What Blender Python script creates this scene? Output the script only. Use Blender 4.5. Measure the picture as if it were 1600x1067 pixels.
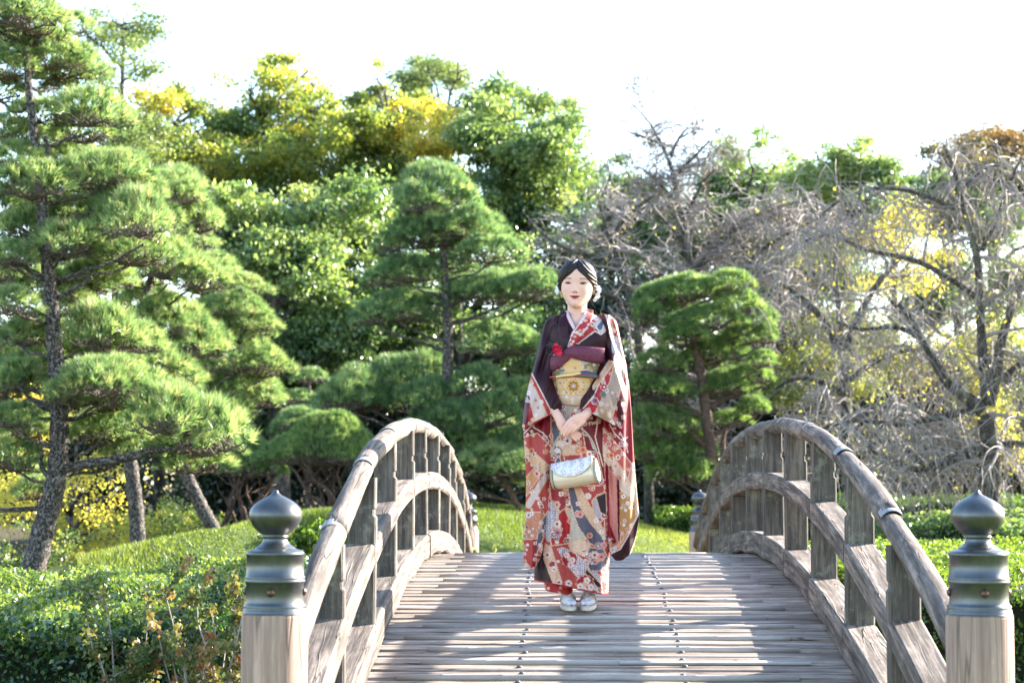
import bpy, math, random
import numpy as np
from mathutils import Vector, Matrix, Quaternion
R = math.radians
for o in list(bpy.data.objects): bpy.data.objects.remove(o)
scene = bpy.context.scene
COL = scene.collection

# ------------------------------------------------------------ camera
F = 3111.0                       # focal length in pixels of the 1600 wide photograph (70 mm)
CAM = Vector((-0.2024, -6.563, 1.16))
YAW, PITCH = R(1.468), R(4.256)
cam_d = bpy.data.cameras.new('camera'); cam = bpy.data.objects.new('camera', cam_d); COL.objects.link(cam)
cam.location = CAM
cam.rotation_euler = (R(90) + PITCH, 0, YAW)
cam_d.sensor_width = 36.0; cam_d.lens = 70.0
cam_d.clip_start = 0.1; cam_d.clip_end = 2000
cam_d.dof.use_dof = True; cam_d.dof.focus_distance = 9.75; cam_d.dof.aperture_fstop = 4.5
scene.camera = cam
_m = cam.rotation_euler.to_matrix()
CR, CU, CF = _m @ Vector((1,0,0)), _m @ Vector((0,1,0)), _m @ Vector((0,0,-1))
def at(px, py, depth):
    """world point seen at photograph pixel (px, py), at distance depth along +Y from the camera"""
    d = CF + CR*((px-800)/F) + CU*(-(py-533.5)/F)
    return CAM + d*(depth/d.y)

# ------------------------------------------------------------ light
SUN_AZ, SUN_EL = R(58), R(23.5)        # azimuth clockwise from +Y
world = bpy.data.worlds.new('World'); scene.world = world; world.use_nodes = True
nt = world.node_tree; nt.nodes.clear()
sky = nt.nodes.new('ShaderNodeTexSky'); sky.sky_type = 'NISHITA'; sky.sun_disc = False
sky.sun_elevation = SUN_EL; sky.sun_rotation = SUN_AZ
sky.air_density = 1.0; sky.dust_density = 0.6; sky.ozone_density = 1.0
bg = nt.nodes.new('ShaderNodeBackground'); bg.inputs['Strength'].default_value = 0.12
wo = nt.nodes.new('ShaderNodeOutputWorld')
nt.links.new(sky.outputs[0], bg.inputs[0]); nt.links.new(bg.outputs[0], wo.inputs[0])
sun_d = bpy.data.lights.new('sun', 'SUN'); sun_d.energy = 5.0; sun_d.angle = R(0.53); sun_d.color = (1.0, 0.93, 0.82)
sun = bpy.data.objects.new('sun', sun_d); COL.objects.link(sun)
SUNV = Vector((math.sin(SUN_AZ)*math.cos(SUN_EL), math.cos(SUN_AZ)*math.cos(SUN_EL), math.sin(SUN_EL)))
sun.rotation_euler = SUNV.to_track_quat('Z', 'Y').to_euler(); sun.location = (12, 8, 12)
vs = scene.view_settings; vs.view_transform = 'Standard'; vs.look = 'None'; vs.gamma = 1.0; vs.use_curve_mapping = False
vs.exposure = 2.5
scene.render.engine = 'CYCLES'
try:
    scene.cycles.max_bounces = 8; scene.cycles.transparent_max_bounces = 8
except Exception: pass

# ------------------------------------------------------------ object helpers
def link(o, parent=None):
    COL.objects.link(o)
    if parent is not None: o.parent = parent
    return o
def tag(o, label=None, cat=None, group=None, kind=None):
    if label: o['label'] = label
    if cat: o['category'] = cat
    if group: o['group'] = group
    if kind: o['kind'] = kind
    return o
def empty(name, loc=(0,0,0), rz=0):
    o = bpy.data.objects.new(name, None); o.location = loc; o.rotation_euler = (0,0,rz); o.empty_display_size = 0.2
    return link(o)
def mobj(name, me, parent=None, loc=None):
    o = bpy.data.objects.new(name, me); link(o, parent)
    if loc is not None: o.location = loc
    return o

class MB:
    """collects polygons with uv (metres, u along the grain) and becomes ONE mesh"""
    def __init__(s): s.v=[]; s.f=[]; s.uv=[]; s.mi=[]
    def poly(s, idx, uvs, mi=0): s.f.append(idx); s.uv.extend(uvs); s.mi.append(mi)
    def tube(s, pts, rad, n=8, caps=True, mi=0, uoff=0.0, wob=0.0, rng=random):
        pts=[Vector(p) for p in pts]; b=len(s.v); L=uoff; k=len(pts)
        t=(pts[1]-pts[0]).normalized()
        a=Vector((0,0,1)) if abs(t.z)<.9 else Vector((1,0,0))
        nrm=(a - t*a.dot(t)).normalized(); us=[]
        for i,p in enumerate(pts):
            t2=((pts[min(i+1,k-1)]-pts[max(i-1,0)])).normalized()
            nrm=(nrm - t2*nrm.dot(t2)).normalized(); bi=t2.cross(nrm)
            r=rad[i] if hasattr(rad,'__len__') else rad
            if i: L+=(p-pts[i-1]).length
            us.append(L)
            for j in range(n):
                a=2*math.pi*j/n; rr=r*(1+(rng.uniform(-wob,wob) if wob else 0))
                s.v.append(p+nrm*(math.cos(a)*rr)+bi*(math.sin(a)*rr))
        for i in range(k-1):
            r=rad[i] if hasattr(rad,'__len__') else rad
            for j in range(n):
                j2=(j+1)%n; w=2*math.pi*r/n
                s.poly((b+i*n+j,b+i*n+j2,b+(i+1)*n+j2,b+(i+1)*n+j),
                       ((us[i],j*w),(us[i],(j+1)*w),(us[i+1],(j+1)*w),(us[i+1],j*w)),mi)
        if caps:
            s.poly(tuple(b+j for j in range(n))[::-1], [(0,0)]*n, mi)
            s.poly(tuple(b+(k-1)*n+j for j in range(n)), [(0,0)]*n, mi)
    def sweep(s, prof, frames, mi=0, caps=True, uoff=0.0):
        """prof: closed list of (a,b); frames: list of (origin, A axis, B axis)"""
        b=len(s.v); n=len(prof); k=len(frames); us=[uoff]
        for i,(o,A,B) in enumerate(frames):
            if i: us.append(us[-1]+(Vector(o)-Vector(frames[i-1][0])).length)
            for (x,y) in prof: s.v.append(Vector(o)+Vector(A)*x+Vector(B)*y)
        per=[0]
        for j in range(n): per.append(per[-1]+math.hypot(prof[(j+1)%n][0]-prof[j][0],prof[(j+1)%n][1]-prof[j][1]))
        for i in range(k-1):
            for j in range(n):
                j2=(j+1)%n
                s.poly((b+i*n+j,b+i*n+j2,b+(i+1)*n+j2,b+(i+1)*n+j),
                       ((us[i],per[j]),(us[i],per[j+1]),(us[i+1],per[j+1]),(us[i+1],per[j])),mi)
        if caps:
            s.poly(tuple(b+j for j in range(n))[::-1], [(p[0]*.3,p[1]) for p in prof][::-1], mi)
            s.poly(tuple(b+(k-1)*n+j for j in range(n)), [(p[0]*.3,p[1]) for p in prof], mi)
    def box(s, c, half, axis=0, ch=0.0, M=None, mi=0):
        """box with uv grain along axis and optional chamfer on long edges"""
        c=Vector(c); ax=[Vector((1,0,0)),Vector((0,1,0)),Vector((0,0,1))]
        L=ax[axis]; A=ax[(axis+1)%3]; B=ax[(axis+2)%3]; l=half[axis]; a=half[(axis+1)%3]; b_=half[(axis+2)%3]
        if ch>0: prof=[(-a+ch,-b_),(a-ch,-b_),(a,-b_+ch),(a,b_-ch),(a-ch,b_),(-a+ch,b_),(-a,b_-ch),(-a,-b_+ch)]
        else: prof=[(-a,-b_),(a,-b_),(a,b_),(-a,b_)]
        fr=[(c-L*l,A,B),(c+L*l,A,B)]
        if M is not None: fr=[(M@Vector(o),M.to_3x3()@P,M.to_3x3()@Q) for o,P,Q in fr]
        s.sweep(prof,fr,mi)
    def lathe(s, prof, n=32, c=(0,0,0), mi=0):
        b=len(s.v); k=len(prof); c=Vector(c); L=0
        for (r,z) in prof:
            for j in range(n):
                a=2*math.pi*j/n; s.v.append(c+Vector((math.cos(a)*r,math.sin(a)*r,z)))
        for i in range(k-1):
            for j in range(n):
                j2=(j+1)%n; r=max(prof[i][0],.01); w=2*math.pi*r/n
                s.poly((b+i*n+j,b+i*n+j2,b+(i+1)*n+j2,b+(i+1)*n+j),
                       ((prof[i][1],j*w),(prof[i][1],(j+1)*w),(prof[i+1][1],(j+1)*w),(prof[i+1][1],j*w)),mi)
        s.poly(tuple(b+j for j in range(n))[::-1], [(0,0)]*n, mi)
        s.poly(tuple(b+(k-1)*n+j for j in range(n)), [(0,0)]*n, mi)
    def mesh(s, name, mats, smooth=False):
        me=bpy.data.meshes.new(name); me.from_pydata([tuple(v) for v in s.v],[],s.f)
        uv=me.uv_layers.new(name='UVMap'); arr=np.array(s.uv,dtype=np.float32).ravel()
        uv.data.foreach_set('uv',arr)
        for m in (mats if isinstance(mats,(list,tuple)) else [mats]): me.materials.append(m)
        if any(s.mi): me.polygons.foreach_set('material_index',s.mi)
        if smooth: me.polygons.foreach_set('use_smooth',[True]*len(s.f))
        me.update(); return me
    def build(s, name, mats, parent=None, smooth=False): return mobj(name, s.mesh(name,mats,smooth), parent)

def np_mesh(name, V, Fc, mat, attr=None, col=None, smooth=False):
    """V (n,3), Fc (m,3|4) arrays -> mesh; attr: per-point float named 'rnd'; col: per-point rgb named 'Col'"""
    V=np.ascontiguousarray(V,dtype=np.float32); Fc=np.ascontiguousarray(Fc,dtype=np.int32)
    me=bpy.data.meshes.new(name); n,k=Fc.shape
    me.vertices.add(len(V)); me.vertices.foreach_set('co',V.ravel())
    me.loops.add(n*k); me.loops.foreach_set('vertex_index',Fc.ravel())
    me.polygons.add(n); me.polygons.foreach_set('loop_start',np.arange(0,n*k,k,dtype=np.int32))
    try: me.polygons.foreach_set('loop_total',np.full(n,k,dtype=np.int32))
    except Exception: pass
    me.materials.append(mat)
    if smooth: me.polygons.foreach_set('use_smooth',np.ones(n,dtype=bool))
    if attr is not None:
        a=me.attributes.new('rnd','FLOAT','POINT'); a.data.foreach_set('value',np.asarray(attr,dtype=np.float32))
    if col is not None:
        a=me.color_attributes.new('Col','FLOAT_COLOR','POINT')
        c=np.ones((len(V),4),dtype=np.float32); c[:,:3]=col; a.data.foreach_set('color',c.ravel())
    me.update(calc_edges=True); me.validate(verbose=False); return me

# ------------------------------------------------------------ material helpers
class NT:
    def __init__(s,name):
        s.m=bpy.data.materials.new(name); s.m.use_nodes=True; s.t=s.m.node_tree; s.t.nodes.clear()
        s.out=s.n('ShaderNodeOutputMaterial')
    def n(s,t,**kw):
        x=s.t.nodes.new(t)
        for k,v in kw.items(): setattr(x,k,v)
        return x
    def l(s,a,b): s.t.links.new(a,b)
    def val(s,node,k,v):
        if hasattr(v,'bl_rna') : s.l(v,node.inputs[k])
        else: node.inputs[k].default_value=v
    def mix(s,f,a,b,mode='MIX'):
        x=s.n('ShaderNodeMix',data_type='RGBA',blend_type=mode)
        for k,v in ((0,f),(6,a),(7,b)):
            if hasattr(v,'bl_rna'): s.l(v,x.inputs[k])
            else: x.inputs[k].default_value=(*v,1) if hasattr(v,'__len__') and len(v)==3 else v
        return x.outputs[2]
    def math(s,op,a,b=0.0):
        x=s.n('ShaderNodeMath',operation=op); s.val(x,0,a); s.val(x,1,b); return x.outputs[0]
    def noise(s,vec,scale,detail=4,rough=.55,out='Fac'):
        x=s.n('ShaderNodeTexNoise'); x.inputs['Scale'].default_value=scale; x.inputs['Detail'].default_value=detail; x.inputs['Roughness'].default_value=rough
        if vec is not None: s.l(vec,x.inputs['Vector'])
        return x.outputs[out]
    def ramp(s,f,stops):
        x=s.n('ShaderNodeValToRGB'); s.l(f,x.inputs[0]); e=x.color_ramp.elements
        while len(e)<len(stops): e.new(.5)
        for i,(p,c) in enumerate(stops): e[i].position=p; e[i].color=(*c,1) if hasattr(c,'__len__') else (c,c,c,1)
        return x.outputs[0]
    def mapping(s,vec,scale,loc=None):
        x=s.n('ShaderNodeMapping'); s.l(vec,x.inputs['Vector']); x.inputs['Scale'].default_value=scale
        if loc is not None: s.val(x,'Location',loc)
        return x.outputs[0]
    def bump(s,h,strength,dist=.01):
        x=s.n('ShaderNodeBump'); s.l(h,x.inputs['Height']); x.inputs['Strength'].default_value=strength; x.inputs['Distance'].default_value=dist
        return x.outputs[0]
    def principled(s,col,rough=.6,normal=None,metal=0.0,spec=None,**kw):
        p=s.n('ShaderNodeBsdfPrincipled')
        if hasattr(col,'bl_rna'): s.l(col,p.inputs['Base Color'])
        else: p.inputs['Base Color'].default_value=(*col,1)
        s.val(p,'Roughness',rough); s.val(p,'Metallic',metal)
        if spec is not None: p.inputs['Specular IOR Level'].default_value=spec
        if normal is not None: s.l(normal,p.inputs['Normal'])
        for k,v in kw.items(): p.inputs[k.replace('_',' ')].default_value=v
        return p
    def done(s,sh): s.l(sh,s.out.inputs['Surface']); return s.m
    def rand_uv(s,scale_u=1,scale_v=1):
        """uv plus an offset of its own for every object"""
        uv=s.n('ShaderNodeUVMap'); oi=s.n('ShaderNodeObjectInfo')
        r=s.math('MULTIPLY',oi.outputs['Random'],37.0)
        cx=s.n('ShaderNodeCombineXYZ'); s.l(r,cx.inputs[0]); s.l(r,cx.inputs[1]); s.l(r,cx.inputs[2])
        add=s.n('ShaderNodeVectorMath',operation='ADD'); s.l(uv.outputs[0],add.inputs[0]); s.l(cx.outputs[0],add.inputs[1])
        return add.outputs[0], oi.outputs['Random']

def wood_mat(name, light, dark, stain, grain=(1.6,42,42), bump=.5, stain_amt=.5, moss=None, crack=.55):
    t=NT(name); v,rnd=t.rand_uv()
    g=t.noise(t.mapping(v,grain),1.0,6,.62)
    g2=t.noise(t.mapping(v,(grain[0]*2.2,grain[1]*3,grain[2]*3)),1.0,3,.6)
    w=t.noise(t.mapping(v,(grain[0]*.55,grain[1]*.22,grain[2]*.22)),1.0,3,.5)
    col=t.mix(t.ramp(g,[(.38,0.0),(.60,1.0)]),dark,light)
    col=t.mix(t.ramp(g2,[(.28,.75),(.5,0.0)]),col,dark)
    st=t.noise(v,2.6,5,.7)
    col=t.mix(t.math('MULTIPLY',t.ramp(st,[(.42,0.0),(.68,1.0)]),stain_amt),col,stain)
    s2=t.noise(t.mapping(v,(3.0,14,14)),1.0,6,.75); col=t.mix(t.math('MULTIPLY',t.ramp(s2,[(.50,0.0),(.60,1.0)]),stain_amt*.75),col,dark)
    if moss is not None:
        ms=t.noise(v,7.0,5,.75); col=t.mix(t.math('MULTIPLY',t.ramp(ms,[(.54,0.0),(.64,1.0)]),.6),col,moss)
    # long drying cracks
    ck=t.noise(t.mapping(v,(grain[0]*.5,grain[1]*.55,grain[2]*.55)),1.0,2,.4)
    ckr=t.ramp(ck,[(.485,0.0),(.5,1.0),(.515,0.0)])
    col=t.mix(t.math('MULTIPLY',ckr,crack),col,(.03,.022,.018))
    hv=t.math('MULTIPLY',rnd,.22); hsv=t.n('ShaderNodeHueSaturation'); t.l(col,hsv.inputs['Color']); t.l(t.math('ADD',hv,.89),hsv.inputs['Value'])
    h=t.math('SUBTRACT',t.math('ADD',t.math('MULTIPLY',g,.7),t.math('MULTIPLY',g2,.4)),t.math('MULTIPLY',ckr,.8))
    p=t.principled(hsv.outputs[0],.78,t.bump(h,bump,.006),spec=.35)
    return t.done(p.outputs[0])
def plain_mat(name,col,rough=.6,metal=0,nscale=30,nb=.1,var=.15,**kw):
    t=NT(name); tc=t.n('ShaderNodeTexCoord'); n=t.noise(tc.outputs['Object'],nscale,4)
    c=t.mix(n,tuple(x*(1-var) for x in col),tuple(min(1,x*(1+var)) for x in col))
    return t.done(t.principled(c,rough,t.bump(n,nb,.004),metal,**kw).outputs[0])

def leaf_mat(name, stops, rough=.45, trans=.35, tcol=(1.25,1.35,.55), spec=.5, nscale=.9):
    """colour from the per-leaf 'rnd' attribute plus slow variation; leaves let light through"""
    t=NT(name); a=t.n('ShaderNodeAttribute',attribute_name='rnd')
    c=t.ramp(a.outputs['Fac'],stops)
    tc=t.n('ShaderNodeTexCoord'); n=t.noise(tc.outputs['Object'],nscale,3)
    hsv=t.n('ShaderNodeHueSaturation'); t.l(c,hsv.inputs['Color']); t.l(t.math('ADD',t.math('MULTIPLY',n,.6),.7),hsv.inputs['Value'])
    c=hsv.outputs[0]
    p=t.principled(c,rough,spec=spec)
    tr=t.n('ShaderNodeBsdfTranslucent')
    tcn=t.mix(1.0,c,tcol,'MULTIPLY'); t.l(tcn,tr.inputs['Color'])
    mx=t.n('ShaderNodeMixShader'); mx.inputs[0].default_value=trans; t.l(p.outputs[0],mx.inputs[1]); t.l(tr.outputs[0],mx.inputs[2])
    return t.done(mx.outputs[0])
def bark_mat(name, light, dark, scale=6.0, rough=.9, bump=.9, lichen=None):
    t=NT(name); uv=t.n('ShaderNodeUVMap')
    vec=t.mapping(uv.outputs[0],(1.0,1.7,1.7))
    n=t.noise(vec,scale*2.2,5,.65); vo=t.n('ShaderNodeTexVoronoi'); vo.feature='DISTANCE_TO_EDGE'; vo.inputs['Scale'].default_value=scale*2.6
    w=t.mix(.25,vec,t.noise(vec,scale*1.5,3,.5,'Color')); t.l(w,vo.inputs['Vector'])
    e=t.ramp(vo.outputs['Distance'],[(0.0,0.0),(.16,1.0)])
    c=t.mix(n,dark,light); c=t.mix(e,tuple(x*.35 for x in dark),c)
    if lichen is not None: c=t.mix(t.math('MULTIPLY',t.ramp(t.noise(vec,scale*.6,4),[(.5,0.0),(.62,1.0)]),.6),c,lichen)
    h=t.math('ADD',t.math('MULTIPLY',e,1.0),t.math('MULTIPLY',n,.5))
    return t.done(t.principled(c,rough,t.bump(h,bump,.02),spec=.2).outputs[0])
# ============================================================ SETTING
M={}
M['plank']=wood_mat('plank_wood',(.55,.46,.39),(.16,.118,.092),(.13,.098,.078),bump=1.0,stain_amt=.6,crack=.8)
M['rail']=wood_mat('rail_wood',(.31,.25,.205),(.065,.047,.037),(.040,.031,.027),grain=(2.2,34,34),bump=.9,stain_amt=.75,crack=.7)
M['railpost']=wood_mat('railing_post_wood',(.185,.158,.130),(.055,.045,.037),(.034,.030,.027),grain=(3.0,40,40),bump=.5,stain_amt=.7,moss=(.24,.235,.18),crack=.35)
M['newel']=wood_mat('end_post_wood',(.50,.335,.255),(.25,.160,.120),(.28,.225,.18),grain=(1.1,26,26),bump=.35,stain_amt=.45,crack=.6)

# terrain height through control points (thin plate spline)
_ctl=[(-2,-6,-.3),(3,-6,-.3),(-8,-4,-.35),(8,-4,-.35),(0,-1,-.14),(-2.6,2,-.25),(2.6,2,-.25),(-6,5,-.3),(6,5,-.25),
      (0,3,-.5),(0,9,-.5),(0,13.5,-.12),(-2.4,12.5,-.02),(2.4,13,-.2),(4.5,12,-.2),(10,10,-.2),(-9,10,-.3)]
def ctl(px,py,depth):
    p=at(px,py,depth); _ctl.append((p.x,p.y,p.z))
ctl(180,893,19); ctl(260,862,20.5); ctl(330,838,22); ctl(430,808,24); ctl(510,796,26); ctl(620,792,28); ctl(760,792,30); ctl(860,797,30)
ctl(950,806,30); ctl(1000,820,29); ctl(1080,836,28.5)
ctl(460,850,18.5); ctl(560,850,19.5)
for (x,y,z) in ((-6.6,12.4,-.15),(-6.4,15.5,-.05),(-6.0,18.5,.1),(-5.6,21.5,.3),(-16,24,-.3),(-14,16,-.35),(-9,17,-.35),(-9,24,-.1),(-5,34,.3),(0,38,.3),(6,34,0),(10,26,-.1),(16,30,-.1),(5.5,22,-.1),(-12,40,.2),(14,44,.1),(0,52,.2),(-24,50,.2),(26,50,.2),(-22,0,-.3),(22,0,-.3),(24,24,-.2),(-26,24,-.2)):
    _ctl.append((x,y,z))
_P=np.array(_ctl,dtype=float)
def _U(r2): return np.where(r2>0, r2*np.log(np.maximum(r2,1e-12)), 0)
_n=len(_P); _K=_U(((_P[:,None,:2]-_P[None,:,:2])**2).sum(-1))+np.eye(_n)*.05
_Q=np.c_[np.ones(_n),_P[:,:2]]
_A=np.block([[_K,_Q],[_Q.T,np.zeros((3,3))]]); _w=np.linalg.solve(_A,np.r_[_P[:,2],0,0,0])
def ground_z(x,y):
    x=np.asarray(x,float); y=np.asarray(y,float); sh=x.shape; x=x.ravel(); y=y.ravel()
    out=_w[_n]+_w[_n+1]*x+_w[_n+2]*y
    for i in range(_n): out=out+_w[i]*_U((x-_P[i,0])**2+(y-_P[i,1])**2)
    d=np.maximum(np.abs(x)-26,0)+np.maximum(np.abs(y-20)-32,0)
    f=np.exp(-(d/10)**2); out=np.clip(out,-.6,1.3)*f+.1*(1-f)
    # shallow stream bed that the bridge crosses
    s=np.exp(-((np.maximum(np.abs(x)-1.0,0))/.5)**2)*np.clip(np.minimum((y-1.2)/1.6,(11.8-y)/1.6),0,1)
    return (out*(1-s)+(-1.15)*s).reshape(sh)
def gz(x,y): return float(ground_z(np.array([x]),np.array([y]))[0])

def ground_material():
    t=NT('grass_ground'); tc=t.n('ShaderNodeTexCoord'); g=tc.outputs['Object']
    n=t.noise(g,.9,6,.65); n2=t.noise(g,14,4,.7)
    c=t.mix(n,(.045,.085,.018),(.11,.15,.035)); c=t.mix(t.ramp(n2,[(.45,0.0),(.75,.6)]),c,(.15,.14,.06))
    # bare leaf-littered soil under the trees, beyond the lawn
    sp=t.n('ShaderNodeSeparateXYZ'); t.l(g,sp.inputs[0])
    a=t.n('ShaderNodeAttribute',attribute_name='rnd')
    c=t.mix(a.outputs['Fac'],c,t.mix(n2,(.05,.04,.025),(.11,.085,.05)))
    return t.done(t.principled(c,.9,t.bump(n2,.7,.03),spec=.15).outputs[0])
M['ground']=ground_material()
def soil_mask(x,y):
    """1 under the wood, 0 on the lawn"""
    d=y+6.563
    cx=np.interp(d,[12,15,19,20.5,22,24,26,28,31],[-7.5,-5.4,-4.75,-4.6,-4.4,-3.95,-3.55,-2.8,-1.2])
    return np.clip(np.maximum((cx-x)/.4,(d-31.0+np.maximum(x-1.0,0)*.9)/.7),0,1)
xs=np.concatenate([np.linspace(-600,-30,12)[:-1],np.arange(-30,30.01,.3),np.linspace(30,600,12)[1:]])
ys=np.concatenate([np.linspace(-300,-10,8)[:-1],np.arange(-10,46.01,.3),np.linspace(46,1400,14)[1:]])
X,Y=np.meshgrid(xs,ys); Z=ground_z(X,Y)
V=np.stack([X.ravel(),Y.ravel(),Z.ravel()],1); nx=len(xs); ny=len(ys)
I=(np.arange(ny-1)[:,None]*nx+np.arange(nx-1)[None,:]).ravel()
Fc=np.stack([I,I+1,I+1+nx,I+nx],1)
tag(mobj('ground',np_mesh('ground',V,Fc,M['ground'],attr=soil_mask(V[:,0],V[:,1]),smooth=True)),kind='structure')
# water in the stream bed under the bridge
tw=NT('stream_water'); tcw=tw.n('ShaderNodeTexCoord'); nw_=tw.noise(tcw.outputs['Object'],4,3)
M['water']=tw.done(tw.principled((.03,.04,.03),.06,tw.bump(nw_,.15,.02)).outputs[0])
b=MB(); b.box((0,6.5,-.86),(1.6,5.0,.002),0); tag(b.build('water',M['water']),kind='structure')

def lawn_blades():
    rng=np.random.default_rng(5); n=330000
    x=rng.uniform(-7.5,5.0,n); y=rng.uniform(8.0,25.5,n)
    # more blades where they are near
    d=y+6.563; px=800+F*((x-CAM.x)/d)+79
    keep=(soil_mask(x,y)<.35)&(px>120)&(px<1180)&~((np.abs(x)<1.5)&(y<13.3))&~((px>480)&(d<18))
    x=x[keep]; y=y[keep]; n=len(x); z=ground_z(x,y)-.005
    h=rng.uniform(.025,.06,n)*(1+.5*np.sin(x*1.7+y*.9)); az=rng.uniform(0,2*np.pi,n); w=.0055*(1+.02*(y))
    lean=rng.normal(0,.022,(n,2))
    V=np.empty((n,3,3)); bx=np.cos(az)*w; by=np.sin(az)*w
    V[:,0]=np.stack([x-bx,y-by,z],1); V[:,1]=np.stack([x+bx,y+by,z],1); V[:,2]=np.stack([x+lean[:,0],y+lean[:,1],z+h],1)
    r=np.repeat(np.clip(.5+.25*np.sin(x*.8)+.22*rng.normal(size=n),0,1),3)
    return np_mesh('grass',V.reshape(-1,3),np.arange(n*3).reshape(-1,3),M['grass'],attr=r)
M['grass']=leaf_mat('grass_blades',[(0,(.075,.13,.025)),(.5,(.15,.20,.045)),(1,(.27,.29,.09))],rough=.5,trans=.5,tcol=(1.3,1.3,.5))
tag(mobj('grass',lawn_blades()),'short sunlit grass covering the mound behind and beside the bridge','grass',kind='stuff')
# ============================================================ BRIDGE
YM=6.465
def deck_z(y): return .730-.0190*(y-YM)**2
def rail_z(y): return 1.552-.0102*abs(y-YM)**2.43
def mid_z(y): return 1.222-.0154*abs(y-YM)**2.2
def tang(fn,y):
    s=(fn(y+.01)-fn(y-.01))/.02; return Vector((0,1,s)).normalized()
bridge=empty('arched_bridge',(0,0,0)); tag(bridge,'arched wooden footbridge of weathered grey planks with curved log railings and bronze capped end posts','bridge')
bronze=NT('bronze_cap_metal')
_tc=bronze.n('ShaderNodeTexCoord'); _n1=bronze.noise(_tc.outputs['Object'],9,5,.6); _n2=bronze.noise(bronze.mapping(_tc.outputs['Object'],(40,40,6)),1.0,4,.6)
_c=bronze.mix(bronze.ramp(_n1,[(.35,0.0),(.7,1.0)]),(.115,.115,.115),(.16,.18,.195)); _c=bronze.mix(bronze.math('MULTIPLY',_n2,.5),_c,(.05,.048,.04))
M['bronze']=bronze.done(bronze.principled(_c,bronze.math('ADD',bronze.math('MULTIPLY',_n1,.18),.27),bronze.bump(_n1,.06,.01),.85).outputs[0])
M['rivet']=plain_mat('rivet_metal',(.13,.07,.055),.35,.8,40,.2)
M['zinc']=plain_mat('zinc_plate',(.26,.26,.265),.6,.3,25,.25)
M['iron']=plain_mat('iron_bolt',(.11,.105,.11),.6,.3,60,.2)
tb=NT('bamboo'); vb,rb=tb.rand_uv(); nb=tb.noise(tb.mapping(vb,(3,60,60)),1.0,4)
cb=tb.mix(nb,(.27,.24,.215),(.50,.455,.42)); cb=tb.mix(tb.math('MULTIPLY',tb.ramp(tb.noise(vb,3.5,4),[(.45,0.0),(.7,1.0)]),.6),cb,(.24,.205,.18))
M['bamboo']=tb.done(tb.principled(cb,.55,tb.bump(nb,.35,.003),spec=.4).outputs[0])
M['dark_wood']=wood_mat('under_beam_wood',(.18,.15,.12),(.08,.065,.05),(.06,.05,.04))

rng=random.Random(3)
# --- deck planks, a bamboo cleat over every second joint, and a row of dome bolts along each side
PITCHP=.1235; npl=int(12.86/PITCHP)
bolt=MB(); bolt.lathe([(.0125,0),(.0125,.002),(.0105,.006),(.005,.0085),(.0012,.0092)],10); bolt_me=bolt.mesh('bolt',M['iron'],True)
for i in range(npl):
    y=.06+PITCHP*(i+.5); z=deck_z(y)+rng.uniform(-.0035,.003); t=tang(deck_z,y); up=Vector((1,0,0)).cross(t)
    Mx=Matrix((( 1,t.x,up.x,0),(0,t.y,up.y,y),(0,t.z,up.z,z),(0,0,0,1)))
    hw=PITCHP/2-rng.uniform(.004,.009); b=MB(); th=.022
    # plank top has a worn, slightly wavy front edge: cut in 9 stations
    hf=hw-(.030 if i%2==1 else 0)
    prof=[(-hw+.004,-th),(hf-.004,-th),(hf,-th+.004),(hf,th-.006),(hf-.006,th),(-hw+.006,th),(-hw,th-.006),(-hw,-th+.004)]
    fr=[]; xl=-1.06-rng.uniform(0,.02); xr=1.06+rng.uniform(0,.02)
    for k in range(13):
        x=xl+(xr-xl)*k/12; fr.append((Vector((x,rng.uniform(-.0015,.0015),-th+rng.uniform(-.0015,.0015))),Vector((0,1,0)),Vector((0,0,1))))
    b.sweep(prof,fr)
    o=b.build('deck_plank',M['plank'],bridge); o.matrix_local=Mx
    if y<7.2:
        for bx in (-.385,.32):
            q=mobj('bolt',bolt_me,o); q.location=(bx+rng.uniform(-.012,.012),rng.uniform(-.02,.02),.0005)
    if i%2==1 and i>0:
        b=MB(); r=.0125+rng.uniform(-.001,.002); x0=-.90+rng.uniform(-.05,.09); x1=.86+rng.uniform(-.07,.07); x=x0; pts=[];rad=[]; nod=x0+rng.uniform(.1,.3); node_xs=[]
        while nod<x1-.05: node_xs.append(nod); nod+=rng.uniform(.24,.34)
        st=sorted(set([x0,x1]+[n_+d for n_ in node_xs for d in (-.012,-.004,.004,.012)]))
        yb=PITCHP/2+.016
        for s_ in st:
            onn=any(abs(abs(s_-n_)-.004)<1e-6 for n_ in node_xs)
            pts.append((s_,yb+.004*math.sin(s_*3+i),-.003+.0015*math.sin(s_*5+i*2))); rad.append(r*(1.14 if onn else 1.0))
        b.tube(pts,rad,12)
        o2=b.build('bamboo_cleat',M['bamboo'],bridge,smooth=True); o2.matrix_local=Mx
        if i%12==5:   # here and there a flat strip lies beside the cane
            b=MB(); b.box((.28+rng.uniform(-.2,.2),yb-.03,.006),(rng.uniform(.4,.58),.014,.005),0,.002); o3=b.build('bamboo_strip',M['bamboo'],bridge); o3.matrix_local=Mx
# --- girders below the deck
for gx in (-.98,0,.98):
    b=MB(); fr=[]
    for k in range(27):
        y=k*12.93/26; t=tang(deck_z,y); fr.append((Vector((gx,y,deck_z(y)-.15)),Vector((1,0,0)),Vector((1,0,0)).cross(t)))
    b.sweep([(-.08,-.10),(.08,-.10),(.08,.10),(-.08,.10)],fr); b.build('girder',M['dark_wood'],bridge)

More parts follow.
